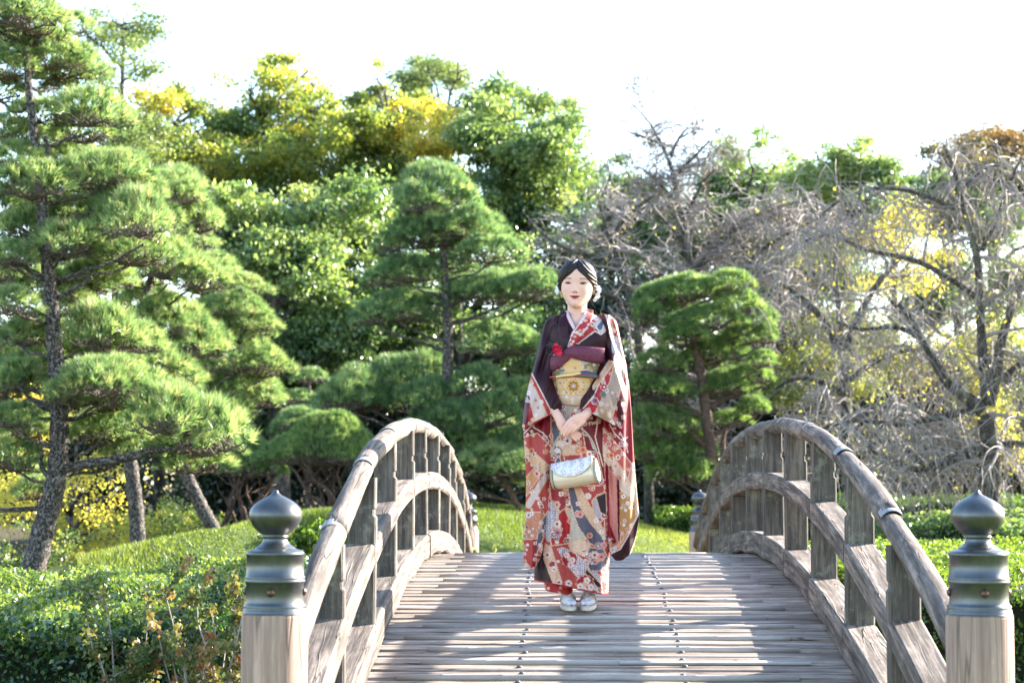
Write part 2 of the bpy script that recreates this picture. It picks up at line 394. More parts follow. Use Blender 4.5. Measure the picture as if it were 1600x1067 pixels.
XR=1.105
def beam_seg(fn,off,half_w,h0,h1,y0,y1,x,cut=0,n=6,ch=.012,jit=0.0):
    b=MB(); fr=[]
    prof=[(-half_w+ch,h0),(half_w-ch,h0),(half_w,h0+ch),(half_w,h1-ch),(half_w-ch,h1),(-half_w+ch,h1),(-half_w,h1-ch),(-half_w,h0+ch)]
    V0=len(b.v); profs=[]
    for k in range(n+1):
        y=y0+(y1-y0)*k/n; t=tang(fn,y); fr.append((Vector((x,y,fn(y)+off)),Vector((1,0,0)),Vector((1,0,0)).cross(t)))
    b.sweep(prof,fr)
    if cut:   # arched notch along the underside
        nn=len(prof)
        for k in range(n+1):
            s=math.sin(math.pi*k/n)*cut if 0<k<n else 0
            for j in (0,1,2,7):
                b.v[k*nn+j]=b.v[k*nn+j]+fr[k][2]*s
    return b
for sx in (-1,1):
    x=sx*XR
    # bottom and middle rails, one length per bay, butted at every post
    Ys=[0.10]+[1.175*i for i in range(1,11)]+[12.83]
    for i in range(11):
        g=.0015
        o=beam_seg(deck_z,.0,.075,.006,.158+rng.uniform(-.004,.006),Ys[i]+g,Ys[i+1]-g,x+rng.uniform(-.004,.004),cut=.016 if i not in(0,10) else 0,n=8).build('bottom_rail',M['rail'],bridge)
        o=beam_seg(mid_z,.0,.066,-.055,.050+rng.uniform(-.003,.004),Ys[i]+g,Ys[i+1]-g,x+rng.uniform(-.005,.005),n=6).build('middle_rail',M['rail'],bridge)
    # railing posts with a notched neck
    for i in range(1,11):
        y=1.175*i+rng.uniform(-.01,.01); z0=deck_z(y)-.12; z1=rail_z(y)-.02
        w=.062; th=.042; b=MB()
        H=z1-z0; nk=H-.165
        pr=[(w,0),(w,nk-.012),(w-.010,nk),(w-.010,nk+.022),(w-.004,nk+.030),(w-.004,H)]
        full=pr+[(-a,c) for a,c in pr[::-1]]
        fr=[]
        ch=.008
        # extrude along Y with chamfered ends (the long front edges)
        for (yy,ins) in ((-th,ch),(-th+ch,0),(th-ch,0),(th,ch)):
            fr.append((yy,ins))
        vb_=len(b.v); n_=len(full)
        for yy,ins in fr:
            for (a,c) in full:
                aa=a-(ins if a>0 else -ins)*.9
                b.v.append(Vector((aa,yy,c)))
        per=[0]
        for j in range(n_): per.append(per[-1]+math.dist(full[j],full[(j+1)%n_]))
        for k in range(3):
            for j in range(n_):
                j2=(j+1)%n_
                b.poly((vb_+k*n_+j,vb_+k*n_+j2,vb_+(k+1)*n_+j2,vb_+(k+1)*n_+j),
                       ((full[j][1],k*.03+.2*full[j][0]),(full[j2][1],k*.03+.2*full[j2][0]),(full[j2][1],k*.03+.03+.2*full[j2][0]),(full[j][1],k*.03+.03+.2*full[j][0])))
        for k,rev in ((0,True),(3,False)):     # front and back faces as stacked quads (concave outline)
            h=n_//2
            for q in range(h-1):
                ids=(vb_+k*n_+q,vb_+k*n_+q+1,vb_+k*n_+n_-2-q,vb_+k*n_+n_-1-q)
                uvs=[(b.v[t_].z,b.v[t_].x+(.5 if rev else .9)) for t_ in ids]
                if rev: b.poly(ids,uvs)
                else: b.poly(ids[::-1],uvs[::-1])
        o=b.build('railing_post',M['railpost'],bridge); o.location=(x,y,z0); o.rotation_euler=(rng.uniform(-.008,.008),rng.uniform(-.012,.012),0)
    # round log handrail in lengths, a zinc plate folded over each joint
    cuts=[.06,1.25,2.45,3.7,5.0,6.35,7.7,9.0,10.3,11.6,12.87]
    if sx>0: cuts=[.06,1.45,2.75,4.0,5.2,6.5,7.8,9.1,10.3,11.6,12.87]
    for i in range(len(cuts)-1):
        y0,y1=cuts[i]+.001,cuts[i+1]-.001; pts=[];rad=[]; m=9; ph=rng.uniform(0,6)
        for k in range(m+1):
            y=y0+(y1-y0)*k/m; pts.append((x+.006*math.sin(y*2.1+ph),y,rail_z(y)+.004*math.sin(y*3.3+ph))); rad.append(.0475+.003*math.sin(y*2.7+ph)+rng.uniform(-.0012,.0012))
        b=MB(); b.tube(pts,rad,18,uoff=i*1.3); b.build('handrail',M['rail'],bridge,smooth=True)
    for i in range(1,len(cuts)-1):
        y=cuts[i]; b=MB(); n_=9
        for k in range(3):
            yy=y-.038+.038*k; t=tang(rail_z,yy); up=Vector((1,0,0)).cross(t)
            for j in range(n_):
                a=R(25)+R(130)*j/(n_-1); b.v.append(Vector((x,yy,rail_z(yy)))+Vector((1,0,0))*(math.cos(a)*.0525)+up*(math.sin(a)*.0525))
            for j in range(n_):
                a=R(25)+R(130)*j/(n_-1); b.v.append(Vector((x,yy,rail_z(yy)))+Vector((1,0,0))*(math.cos(a)*.0480)+up*(math.sin(a)*.0480))
        W=2*n_
        for k in range(2):
            for j in range(n_-1):
                b.poly((k*W+j,k*W+j+1,(k+1)*W+j+1,(k+1)*W+j),[(0,0)]*4); b.poly((k*W+n_+j+1,k*W+n_+j,(k+1)*W+n_+j,(k+1)*W+n_+j+1),[(0,0)]*4)
            for j in (0,n_-1): b.poly((k*W+j,(k+1)*W+j,(k+1)*W+n_+j,k*W+n_+j),[(0,0)]*4)
        for k in (0,2):
            for j in range(n_-1): b.poly((k*W+j,k*W+j+1,k*W+n_+j+1,k*W+n_+j),[(0,0)]*4)
        b.build('joint_plate',M['zinc'],bridge,smooth=False)
# --- end posts with onion shaped bronze caps
capprof=[(.108,-.4035),(.106,-.402),(.1045,-.398),(.1045,-.390),(.1015,-.387),(.1025,-.383),(.1025,-.376),(.0975,-.372),(.095,-.365),(.0945,-.305),(.097,-.3035),(.0995,-.300),(.0995,-.295),(.097,-.292),(.0985,-.289),(.0985,-.284),(.0945,-.281),
 (.094,-.215),(.0965,-.213),(.0965,-.207),(.0945,-.204),(.091,-.200),(.084,-.198),(.078,-.1955),(.072,-.194),(.066,-.192),(.0645,-.188),(.058,-.185),(.048,-.178),(.042,-.170),(.0395,-.162),(.041,-.156),(.0435,-.1545),(.0435,-.151),(.040,-.149),
 (.048,-.143),(.062,-.132),(.075,-.117),(.0835,-.101),(.0868,-.088),(.0858,-.074),(.080,-.060),(.070,-.048),(.056,-.037),(.041,-.0285),(.028,-.022),(.018,-.0165),(.0115,-.011),(.0085,-.006),(.007,-.0015),(.0035,0)]
dome=MB(); dome.lathe([(.0135,0),(.013,.004),(.0095,.008),(.004,.0105),(.0008,.011)],12); rivet_me=dome.mesh('rivet',M['rivet'],True)
cap=MB(); cap.lathe(capprof,56); cap_me=cap.mesh('bronze_cap',M['bronze'],True)
for (x,y,rot) in ((-1.15,0,.2),(1.15,0,1.9),(-1.135,12.93,.5),(1.13,12.93,2.7)):
    b=MB(); b.lathe([(.1085,-1.0),(.1085,-.2),(.1085,.745),(.106,.755),(.10,.758)],40)
    p=b.build('end_post',M['newel'],bridge,smooth=True); p.location=(x,y,0)
    c=mobj('bronze_cap',cap_me,p); c.location=(0,0,1.16)
    for k in range(4):
        a=k*math.pi/2-math.pi/2; rv=mobj('rivet',rivet_me,c); rv.location=(math.cos(a)*.094,math.sin(a)*.094,-.333); rv.rotation_euler=(0,R(90),a)
    # drying check down the wood
# ============================================================ PERSON
S=312.7; PX0,PY0=903.0,948.5
FEET_Y=3.49
WO=Vector((-.125,FEET_Y,deck_z(FEET_Y)+.012))
def lin(c):
    c=np.asarray(c,float)/255.0; return np.where(c<=.04045,c/12.92,((c+.055)/1.055)**2.4)
def wx(px): return (np.asarray(px,float)-PX0)/S
def wz(py): return (PY0-np.asarray(py,float))/S
def to_px(V): return V[:,0]*S+PX0, PY0-V[:,2]*S
def smooth1(a,k):
    if k<=0: return a
    w=np.exp(-.5*(np.arange(-3*k,3*k+1)/k)**2); w/=w.sum()
    return np.convolve(np.pad(a,3*k,mode='edge'),w,mode='valid')
def loft(rows, nf=100, nb=40, step=1.1, sm=3, q=.75, fold=None, bottom=None, top=None, cap=True):
    """rows: (py, left px, right px, front depth m, back depth m, y centre m) -> V, F; a closed skin around the row outline"""
    rows=np.array(rows,float); py=np.arange(rows[0,0],rows[-1,0]+step*.5,step)
    c=[smooth1(np.interp(py,rows[:,0],rows[:,k]),sm) for k in range(1,6)]
    ph=np.concatenate([np.linspace(-np.pi/2,np.pi/2,nf,endpoint=False),np.linspace(np.pi/2,3*np.pi/2,nb,endpoint=False)])
    s,co=np.sin(ph),np.cos(ph); n=len(ph)
    L,Rr,df,db,yc=[x[:,None] for x in c]
    X=(L+Rr)/2+(Rr-L)/2*s[None,:]; PYg=np.repeat(py[:,None],n,1)
    a=np.abs(co)**q
    Yy=np.where(co[None,:]>=0, yc-df*a, yc+db*a)
    front=np.repeat((co>0)[None,:],len(py),0)
    if bottom is not None:
        p0,fn=bottom; pe=rows[-1,0]; k=np.clip((PYg-p0)/(pe-p0),0,None); PYg=np.where(PYg>p0,p0+k*(fn(X)-p0),PYg)
    if top is not None:
        p1,fn=top; ps=rows[0,0]; k=np.clip((p1-PYg)/(p1-ps),0,None); PYg=np.where(PYg<p1,p1-k*(p1-fn(X)),PYg)
    if fold is not None: Yy=Yy-fold(X,PYg)*np.clip(co,0,1)[None,:]**.4
    V=np.stack([wx(X).ravel(),Yy.ravel(),wz(PYg).ravel()],1)
    m=len(py); i=np.arange(m-1)[:,None]*n; j=np.arange(n)[None,:]; j2=(j+1)%n
    Fq=np.stack([(i+j),(i+n+j),(i+n+j2),(i+j2)],-1).reshape(-1,4)
    if cap:
        cs=[]; base=len(V)
        for r,rev in ((0,0),(m-1,1)):
            ring=V[r*n:(r+1)*n]; V=np.r_[V,ring.mean(0)[None]]; ci=len(V)-1
            for jj in range(0,n): 
                a_,b_=r*n+jj,r*n+(jj+1)%n
                cs.append((a_,b_,ci,ci) if not rev else (b_,a_,ci,ci))
        return V,Fq,np.array([(a,b,c) for a,b,c,_ in cs])
    return V,Fq,np.zeros((0,3),int)
def quads_tris(name,V,Fq,Ft,mat,col=None,smooth=True,parent=None):
    F_=[tuple(f) for f in Fq]+[tuple(f) for f in Ft]
    me=bpy.data.meshes.new(name); me.from_pydata(V.tolist(),[],[tuple(int(i) for i in f) for f in F_]); me.materials.append(mat)
    me.polygons.foreach_set('use_smooth',[smooth]*len(F_))
    if col is not None:
        a=me.color_attributes.new('Col','FLOAT_COLOR','POINT'); c=np.ones((len(V),4),dtype=np.float32); c[:,:3]=col; a.data.foreach_set('color',c.ravel())
    me.update(); return mobj(name,me,parent)
def inpoly(px,py,poly):
    poly=np.array(poly,float); c=np.zeros(px.shape,bool); n=len(poly)
    for i in range(n):
        x1,y1=poly[i]; x2,y2=poly[(i+1)%n]
        if y1==y2: continue
        cond=((y1>py)!=(y2>py))&(px<(x2-x1)*(py-y1)/(y2-y1)+x1); c^=cond
    return c
def segd(px,py,poly,closed=True):
    poly=np.array(poly,float); d=np.full(px.shape,1e9); n=len(poly)
    for i in range(n if closed else n-1):
        a=poly[i]; b=poly[(i+1)%n]; ab=b-a; t=np.clip(((px-a[0])*ab[0]+(py-a[1])*ab[1])/(ab@ab+1e-9),0,1)
        d=np.minimum(d,np.hypot(px-a[0]-t*ab[0],py-a[1]-t*ab[1]))
    return d
GOLD=(224,190,158); CREAM=(236,222,208); CORAL=(196,84,80); RED=(170,30,48); CRIM=(120,10,32); PLUM=(50,9,24); SLATE=(92,92,110); WHITE=(238,232,230); PINK=(222,150,148); GREEN=(96,112,92); ORAN=(214,130,90); LILAC=(170,140,165); DARK=(44,22,36)
class Paint:
    """prints a yuzen style pattern onto the vertices of a cloth: px, py are positions on the cloth's front"""
    def __init__(s,V,base): s.px,s.py=to_px(V); s.c=np.repeat(lin(base)[None,:],len(V),0); s.rng=np.random.default_rng(11)
    def poly(s,pts,col,edge=GOLD,ew=.9,mask=None):
        m=inpoly(s.px,s.py,pts)
        if mask is not None: m&=mask
        s.c[m]=lin(col)
        if edge is not None:
            e=segd(s.px,s.py,pts)<ew
            if mask is not None: e&=mask
            s.c[e]=lin(edge)
        return m
    def dots(s,m,a=(236,232,236),b=(120,120,140),sc=2.6):
        k=((np.floor((s.px+s.py)/sc)+np.floor((s.px-s.py)/sc))%2==0)
        s.c[m]=lin(a); s.c[m&k]=lin(b)
    def flower(s,x,y,r,petals,col,cen,m=None,edge=None,rot=0):
        dx,dy=s.px-x,s.py-y; d=np.hypot(dx,dy); a=np.arctan2(dy,dx)+rot
        rr=r*(.80+.20*np.abs(np.cos(a*petals/2)))
        k=d<rr
        if m is not None: k&=m
        s.c[k]=lin(col)
        if edge is not None:
            e=k&(d>rr-1.1); s.c[e]=lin(edge)
        if petals>6:
            g=k&(np.abs(np.cos(a*petals/2))<.28)&(d>r*.3); s.c[g]=lin(tuple(v*.72 for v in col))
        c=(d<r*.30)
        if m is not None: c&=m
        s.c[c]=lin(cen)
    def scatter(s,m,n,rmin=3.5,rmax=8,cols=(WHITE,CREAM,PINK,GOLD,SLATE,RED,ORAN,LILAC),edge=True):
        idx=np.flatnonzero(m)
        if len(idx)==0: return
        for i in range(n):
            j=idx[s.rng.integers(len(idx))]; r=s.rng.uniform(rmin,rmax); c=cols[s.rng.integers(len(cols))]; q=cols[s.rng.integers(len(cols))]
            s.flower(s.px[j],s.py[j],r,int(s.rng.choice([5,5,6,8,12])),c,q if q!=c else GOLD,m,edge=(GOLD if s.rng.random()<.5 else WHITE) if edge else None,rot=s.rng.uniform(0,3))
    def grit(s,a=.22):
        n=(np.sin(s.px*2.9+np.sin(s.py*1.3)*2)*np.sin(s.py*2.7+np.sin(s.px*1.1)*2)); k=1+a*np.where(n>.35,1.0,np.where(n<-.5,-1.0,0)); s.c=np.clip(s.c*k[:,None],0,1)
    def vine(s,pts,w=.9,col=CREAM):
        s.c[segd(s.px,s.py,pts,False)<w]=lin(col)
def cr(x0,y0,sc):
    return lambda L:[(x0+a/sc,y0+b/sc) for a,b in L]
C2=cr(800,650,3.334); C1=cr(800,390,3.681)

t=NT('printed_silk'); a=t.n('ShaderNodeVertexColor',layer_name='Col'); tc=t.n('ShaderNodeTexCoord'); nn=t.noise(tc.outputs['Object'],260,3)
br=t.noise(tc.outputs['Object'],18,3); cc=t.mix(.12,a.outputs[0],t.mix(br,(.0,.0,.0),(.5,.4,.35)))
M['silk']=t.done(t.principled(t.mix(1.0,a.outputs[0],(.80,.69,.68),'MULTIPLY'),.5,t.bump(nn,.16,.002),spec=.30).outputs[0])
t=NT('skin'); a=t.n('ShaderNodeVertexColor',layer_name='Col')
M['skin']=t.done(t.principled(a.outputs[0],.55,spec=.22,Subsurface_Weight=.12,Subsurface_Scale=.004,Subsurface_Radius=(1.0,.35,.2)).outputs[0])
t=NT('hair'); tc=t.n('ShaderNodeTexCoord'); hn=t.noise(t.mapping(tc.outputs['Object'],(240,30,110)),1.0,4,.7)
M['hair']=t.done(t.principled(t.mix(hn,(.004,.003,.003),(.034,.021,.016)),.38,t.bump(hn,.9,.004),spec=.28).outputs[0])

person=empty('person',WO); tag(person,'woman in a wine red patterned kimono with gold obi standing on the bridge','person')

# ---------------- kimono body
def hem(x): return np.interp(x,[828,834,866,905,950],[903,906,912,919,929])
def folds(x,y):
    k=np.clip((y-640)/200,0,1)
    f=.015*k*np.sin((x-840)*.16+y*.012)+.008*k*np.sin((x-800)*.33-y*.02)
    # edge of the overlapping front panel
    ex=np.interp(y,[632,760,915],[912,872,864]); f=f+.012*k/(1+np.exp(-(x-ex)*1.2))
    hw_=np.interp(y,[480,486,517],[19,17.5,0]); vc=np.interp(y,[484,517],[902,897.5]); f=f-.055/(1+np.exp(-(hw_-np.abs(x-vc)-1)*1.5))*(y<520)
    up=np.clip((560-y)/60,0,1); f=f+.005*up*np.sin((x+y)*.16)
    return f
rows=[(483,890,915,.040,.06,.012),(488,880,926,.052,.07,.01),(495,868,942,.068,.075,.01),(501,860,953,.078,.08,.005),(510,855,959,.092,.085,0),(530,853,960,.105,.09,0),(555,855,947,.105,.09,0),(600,858,938,.098,.10,0),(632,856,941,.105,.11,0),
      (660,850,946,.115,.125,0),(720,845,949,.125,.13,0),(800,839,951,.13,.13,0),(860,835,951,.128,.13,0),(905,833,950,.125,.125,0),(927,833,949,.122,.12,0)]
V,Fq,Ft=loft(rows,nf=130,nb=50,step=1.05,fold=folds,bottom=(800,hem))
P=Paint(V,PLUM); fr=V[:,1]<.03; busy=P.py>632
P.c[busy]=lin((178,74,70)); 
# slanted panels below the obi
P.poly(C2([(130,-60),(210,-60),(250,200),(190,420),(150,600),(120,500)]),(150,60,62))
P.poly(C2([(200,20),(235,30),(262,130),(245,215),(285,380),(255,380),(215,200)]),SLATE)
P.poly(C2([(245,90),(330,60),(360,210),(330,240),(270,230)]),(176,62,60))
P.poly(C2([(225,-60),(345,-60),(345,60),(300,110),(240,70)]),(182,170,150))
P.poly(C2([(345,-60),(520,-60),(500,340),(470,330),(440,190),(380,180)]),CRIM)
P.poly(C2([(262,150),(330,150),(360,200),(262,205)]),GOLD)
P.poly(C2([(190,340),(290,360),(310,460),(300,520),(250,500),(200,440)]),(160,50,56))
m1=P.poly(C2([(160,470),(210,440),(243,510),(197,600),(205,650),(180,650),(152,600)]),WHITE); P.dots(m1)
P.poly(C2([(235,510),(270,480),(305,560),(290,660),(200,672),(195,610),(235,560)]),(178,36,44))
P.poly(C2([(275,470),(330,500),(380,640),(300,650),(300,560)]),(196,190,170))
P.poly(C2([(345,365),(480,360),(470,430),(480,610),(420,510)]),(176,66,66))
P.poly(C2([(284,372),(330,368),(400,550),(475,640),(475,700),(400,660),(340,575),(300,455)]),SLATE)
P.poly(C2([(320,365),(345,362),(420,500),(478,600),(476,640),(408,560),(350,470)]),GOLD)
P.poly(C2([(412,440),(440,410),(470,400),(482,400),(482,520),(450,560),(420,500)]),(178,172,180))
P.poly(C2([(430,420),(485,396),(488,520),(455,500),(440,450)]),DARK)
P.poly(C2([(160,655),(200,680),(255,860),(212,872),(165,740)]),(228,192,164))
P.poly(C2([(288,655),(350,640),(405,660),(392,740),(360,720),(300,695)]),(228,200,170))
m2=P.poly(C2([(232,690),(262,680),(330,715),(382,760),(455,830),(465,915),(380,880),(290,780)]),WHITE); P.dots(m2)
P.poly(C2([(375,740),(400,680),(470,690),(497,740),(485,800),(402,802)]),(92,98,118))
P.poly(C2([(380,785),(460,872),(458,908),(374,812)]),DARK)
P.poly(C2([(150,600),(162,740),(214,875),(190,905),(80,850),(130,740)]),DARK,edge=None)
P.c[(segd(P.px,P.py,C2([(162,740),(214,875)]),False)<1.0)]=lin(GOLD)
excl=np.zeros(len(V),bool)
for r in (C2([(150,600),(162,740),(214,875),(80,850),(130,740)]),C2([(345,60),(500,30),(500,340),(470,330),(440,190),(380,180)]),C2([(430,420),(485,396),(488,520),(455,500)])): excl|=inpoly(P.px,P.py,r)
ok=busy&~excl&~m1&~m2
P.scatter(ok,170,2.4,6.4); P.grit()
P.scatter(m1|m2,6,3,5,cols=(RED,PINK,GOLD))
P.flower(800+376/3.334,650+868/3.334,15,12,(168,26,44),GOLD,edge=GOLD)
for (x,y) in ((350,880),(385,850),(405,885),(370,900),(395,915)): P.flower(800+x/3.334,650+y/3.334,6,5,WHITE,PINK,edge=GOLD)
P.flower(800+295/3.334,650+740/3.334,13,10,(170,30,46),GOLD,edge=GOLD)
for (x,y) in ((280,720),(310,745),(300,770)): P.flower(800+x/3.334,650+y/3.334,5,6,CREAM,PINK,edge=WHITE)
for (x,y,r,c) in ((230,460,6,GOLD),(232,560,7,CREAM),(235,605,7,LILAC),(180,720,7,CREAM),(350,510,6,PINK),(400,620,5,ORAN),(425,720,7,CREAM),(460,730,7,PINK),(285,130,8,WHITE),(240,860,6,WHITE),(290,865,6,WHITE)):
    P.flower(800+x/3.334,650+y/3.334,r,9 if c==WHITE else 6,c,RED,edge=GOLD)
P.vine(C2([(350,90),(400,110),(420,170),(455,200)])); P.vine(C2([(445,20),(430,110),(470,260)]))
P.c[(np.abs(P.py-hem(P.px))<1.8)&busy]=lin((165,22,40))
# shoulder print on the image-right breast
sh=C1([(350,470),(430,400),(470,330),(560,340),(640,400),(640,440),(600,452),(550,455),(510,487),(475,468),(380,540),(340,545),(300,563)])
ms=P.poly(sh,(186,46,56),edge=CREAM,ew=1.0,mask=fr)
P.poly(C1([(480,400),(560,370),(600,385),(600,440),(550,455),(510,480),(480,450)]),(214,206,200),mask=ms,edge=GOLD)
P.poly(C1([(430,350),(520,345),(560,372),(480,400),(440,390)]),(226,190,180),mask=ms,edge=WHITE)
P.poly(C1([(480,440),(515,400),(535,402),(510,485)]),(92,110,140),mask=ms,edge=WHITE)
P.scatter(ms,26,2.2,4.6,cols=(WHITE,CREAM,PINK,SLATE,RED))
P.poly(C1([(480,330),(520,330),(505,362),(480,350)]),(170,70,62),edge=None,mask=fr)
kimono=quads_tris('kimono',V,Fq,Ft,M['silk'],P.c,parent=person)
BODY_ROWS=np.array(rows,float)
def front_y(px,py):
    L,Rr,df,yc=[np.interp(py,BODY_ROWS[:,0],BODY_ROWS[:,k]) for k in (1,2,3,5)]
    s=np.clip((px-(L+Rr)/2)/((Rr-L)/2),-1,1); return yc-df*(1-s*s)**(.75/2)-(folds(px,max(py,521)))*(1-s*s)**.2
def band(name,pts,width,col,mat,off=.006,thick=.005,parent=None,prints=None,bulge=0.0,nw=10,flat_y=None,step=1.0):
    """strip of cloth lying on the kimono front along pixel points (px,py), width px (number or list)"""
    pts=np.array(pts,float); seg=np.r_[0,np.cumsum(np.hypot(*np.diff(pts,axis=0).T))]; L=seg[-1]; n=max(6,int(L/step))
    s=np.linspace(0,L,n); cx=smooth1(np.interp(s,seg,pts[:,0]),2); cy=smooth1(np.interp(s,seg,pts[:,1]),2)
    w=np.interp(s,seg,width) if hasattr(width,'__len__') else np.full(n,float(width))
    tx=np.gradient(cx); ty=np.gradient(cy); l=np.hypot(tx,ty); nx_,ny_=-ty/l,tx/l
    u=np.linspace(-1,1,nw); PXg=cx[:,None]+nx_[:,None]*u*w[:,None]/2; PYg=cy[:,None]+ny_[:,None]*u*w[:,None]/2
    y=np.vectorize(front_y)(PXg,PYg) if flat_y is None else np.full(PXg.shape,flat_y)
    top=y-off-thick-bulge*np.sqrt(np.maximum(0,1-u**2))[None,:]; bot=y-off+.004
    G=np.concatenate([top,bot[:,::-1]],1); GX=np.concatenate([PXg,PXg[:,::-1]],1); GY=np.concatenate([PYg,PYg[:,::-1]],1)
    V=np.stack([wx(GX).ravel(),G.ravel(),wz(GY).ravel()],1); k=2*nw
    i=np.arange(n-1)[:,None]*k; j=np.arange(k)[None,:]; j2=(j+1)%k
    Fq=np.stack([i+j,i+j2,i+k+j2,i+k+j],-1).reshape(-1,4)
    c=np.repeat(lin(col)[None],len(V),0)
    if prints is not None:
        Pp=Paint(V,col); prints(Pp); c=Pp.c
    o=quads_tris(name,V,Fq,np.zeros((0,3),int),mat,c,parent=parent); return o
# collar: white under-collar with red edges, then the kimono's own collar folded left over right
person_white=(228,222,228)
band('under_collar',[(883,482),(887,495),(898,517)],[7,7,5],person_white,M['silk'],off=.004,parent=person,
     prints=lambda P:(P.c.__setitem__(segd(P.px,P.py,[(880.5,484),(885,498),(896,520)],False)<1.3,lin(RED))))
band('under_collar',[(921,480),(913,494),(898,518)],[8,7,5],person_white,M['silk'],off=.007,parent=person,
     prints=lambda P:(P.c.__setitem__(segd(P.px,P.py,[(924,483),(916,497),(899,522)],False)<1.6,lin(RED))))
band('collar',[(882,483),(878,494),(879,515),(884,540),(886,556)],[6,12,16,16,12],(52,11,26),M['silk'],off=.007,thick=.005,parent=kimono,bulge=.003)
def colprint(P):
    m=P.py>497; P.c[m]=lin((186,52,60)); P.c[~m]=lin((196,120,108)); P.scatter(m,26,1.8,3.6,cols=(WHITE,CREAM,PINK)); P.c[segd(P.px,P.py,[(915,490),(905,505),(890,528),(883,548)],False)<1.4]=lin(WHITE)
band('collar',[(924,480),(921,492),(912,507),(900,523),(889,545)],[6,12,17,15,8],(180,60,60),M['silk'],off=.012,thick=.005,parent=kimono,bulge=.003,prints=colprint)

# ---------------- obi (gold brocade sash), the kimono's folded waist below it
rows=[(553,855,944,.125,.13,0),(557,854.5,944,.131,.14,0),(590,856,941,.132,.16,0),(612,858,939,.130,.15,0),(618,858.5,938.5,.126,.13,0)]
V,Fq,Ft=loft(rows,nf=110,nb=30,step=1.0,sm=2,fold=lambda x,y:.0015*np.sin(y*.5))
P=Paint(V,(240,204,140)); allm=np.ones(len(V),bool)
P.poly([(856,575),(875,566),(884,582),(870,590),(857,590)],(130,120,84)); P.poly([(905,562),(925,560),(940,575),(938,588),(915,586)],(150,140,104))
P.poly([(857,594),(868,592),(872,612),(860,616)],(136,122,86)); P.poly([(920,593),(941,592),(938,612),(924,612)],(190,160,104))
P.scatter(allm&(P.py<589),40,1.8,4.2,cols=(CREAM,GOLD,(190,200,190),(222,170,110),(170,150,100),(230,214,180)))
P.scatter(allm&(P.py>592),40,1.4,3.0,cols=(CREAM,(226,190,120),(200,170,110),(150,130,90)))
P.flower(895,604,13,16,(226,200,130),(190,50,50),edge=CREAM); P.flower(895,604,8.5,8,(206,160,80),(200,200,210)); 
for k in range(8): P.flower(895+6*math.cos(k*.785),604+6*math.sin(k*.785),1.5,5,(178,44,44),(178,44,44))
for k in range(14):
    a_=k*2*math.pi/14; P.flower(895+17*math.cos(a_),604+12*math.sin(a_),1.2,5,(150,60,56) if k%2 else (110,120,100),CREAM,m=P.py>592)
obi=quads_tris('obi',V,Fq,Ft,M['silk'],P.c,parent=person)
rows=[(614,857,939.5,.122,.12,0),(619,857,940,.128,.13,0),(628,859,940,.128,.13,0),(634,860,939,.118,.12,0)]
V,Fq,Ft=loft(rows,nf=90,nb=24,step=1.0,sm=2,bottom=(622,lambda x:np.interp(x,[855,900,942],[630,634,631])))
P=Paint(V,(178,72,72)); P.poly([(878,610),(930,608),(914,640),(866,640)],(222,196,166)); P.poly([(926,612),(942,612),(930,640),(915,640)],(160,44,56))
P.scatter(np.ones(len(V),bool),22,1.6,3.4,cols=(CREAM,GOLD,PINK,WHITE))
quads_tris('waist_fold',V,Fq,Ft,M['silk'],P.c,parent=kimono)
def shibori(P):
    k=(np.floor(P.px/1.6)+np.floor(P.py/1.6))%2==0; P.c[k]=lin((132,72,98))
band('obi_scarf',[(854,572),(868,566),(882,557),(893,551)],[21,22,18,10],(92,34,60),M['silk'],off=.028,thick=.006,parent=obi,bulge=.014,prints=shibori,nw=18)
band('obi_scarf',[(880,553),(895,551),(915,554),(932,556),(945,556)],[10,20,24,25,24],(92,34,60),M['silk'],off=.030,thick=.006,parent=obi,bulge=.015,prints=shibori,nw=18)
def ctube(name,pts,r,col,y0,parent,n=8,rough=.5):
    b=MB(); P3=[(wx(x),-y0 if not hasattr(y0,'__len__') else -y0[i],wz(y)) for i,(x,y) in enumerate(pts)]
    b.tube(P3,r,n); mt=plain_mat(name+'_cloth',tuple(lin(col)),rough,0,200,.3); return b.build(name,mt,parent,smooth=True)
fy=[.105,.128,.136,.138,.136,.128,.105]
ctube('obi_cord',[(857,590),(866,590),(880,589),(895,588),(910,589),(928,590),(940,590)],.0062,(170,60,60),fy,obi)
ctube('obi_cord',[(868,590),(880,588),(893,587),(902,585),(908,584)],.0062,(226,196,130),[.134,.141,.145,.147,.147],obi)
for k,(c,dy,) in enumerate((((66,40,96),-4.6),((40,104,92),-2.2),((30,72,120),-.6),((176,46,52),1.2),((48,110,84),3.0))):
    ctube('obi_cord',[(901,587+dy*.25),(908,586+dy*.9),(917,586+dy),(926,588+dy*.6),(936,590+dy*.3)],.0036,c,[.146,.150,.150,.146,.125],obi)

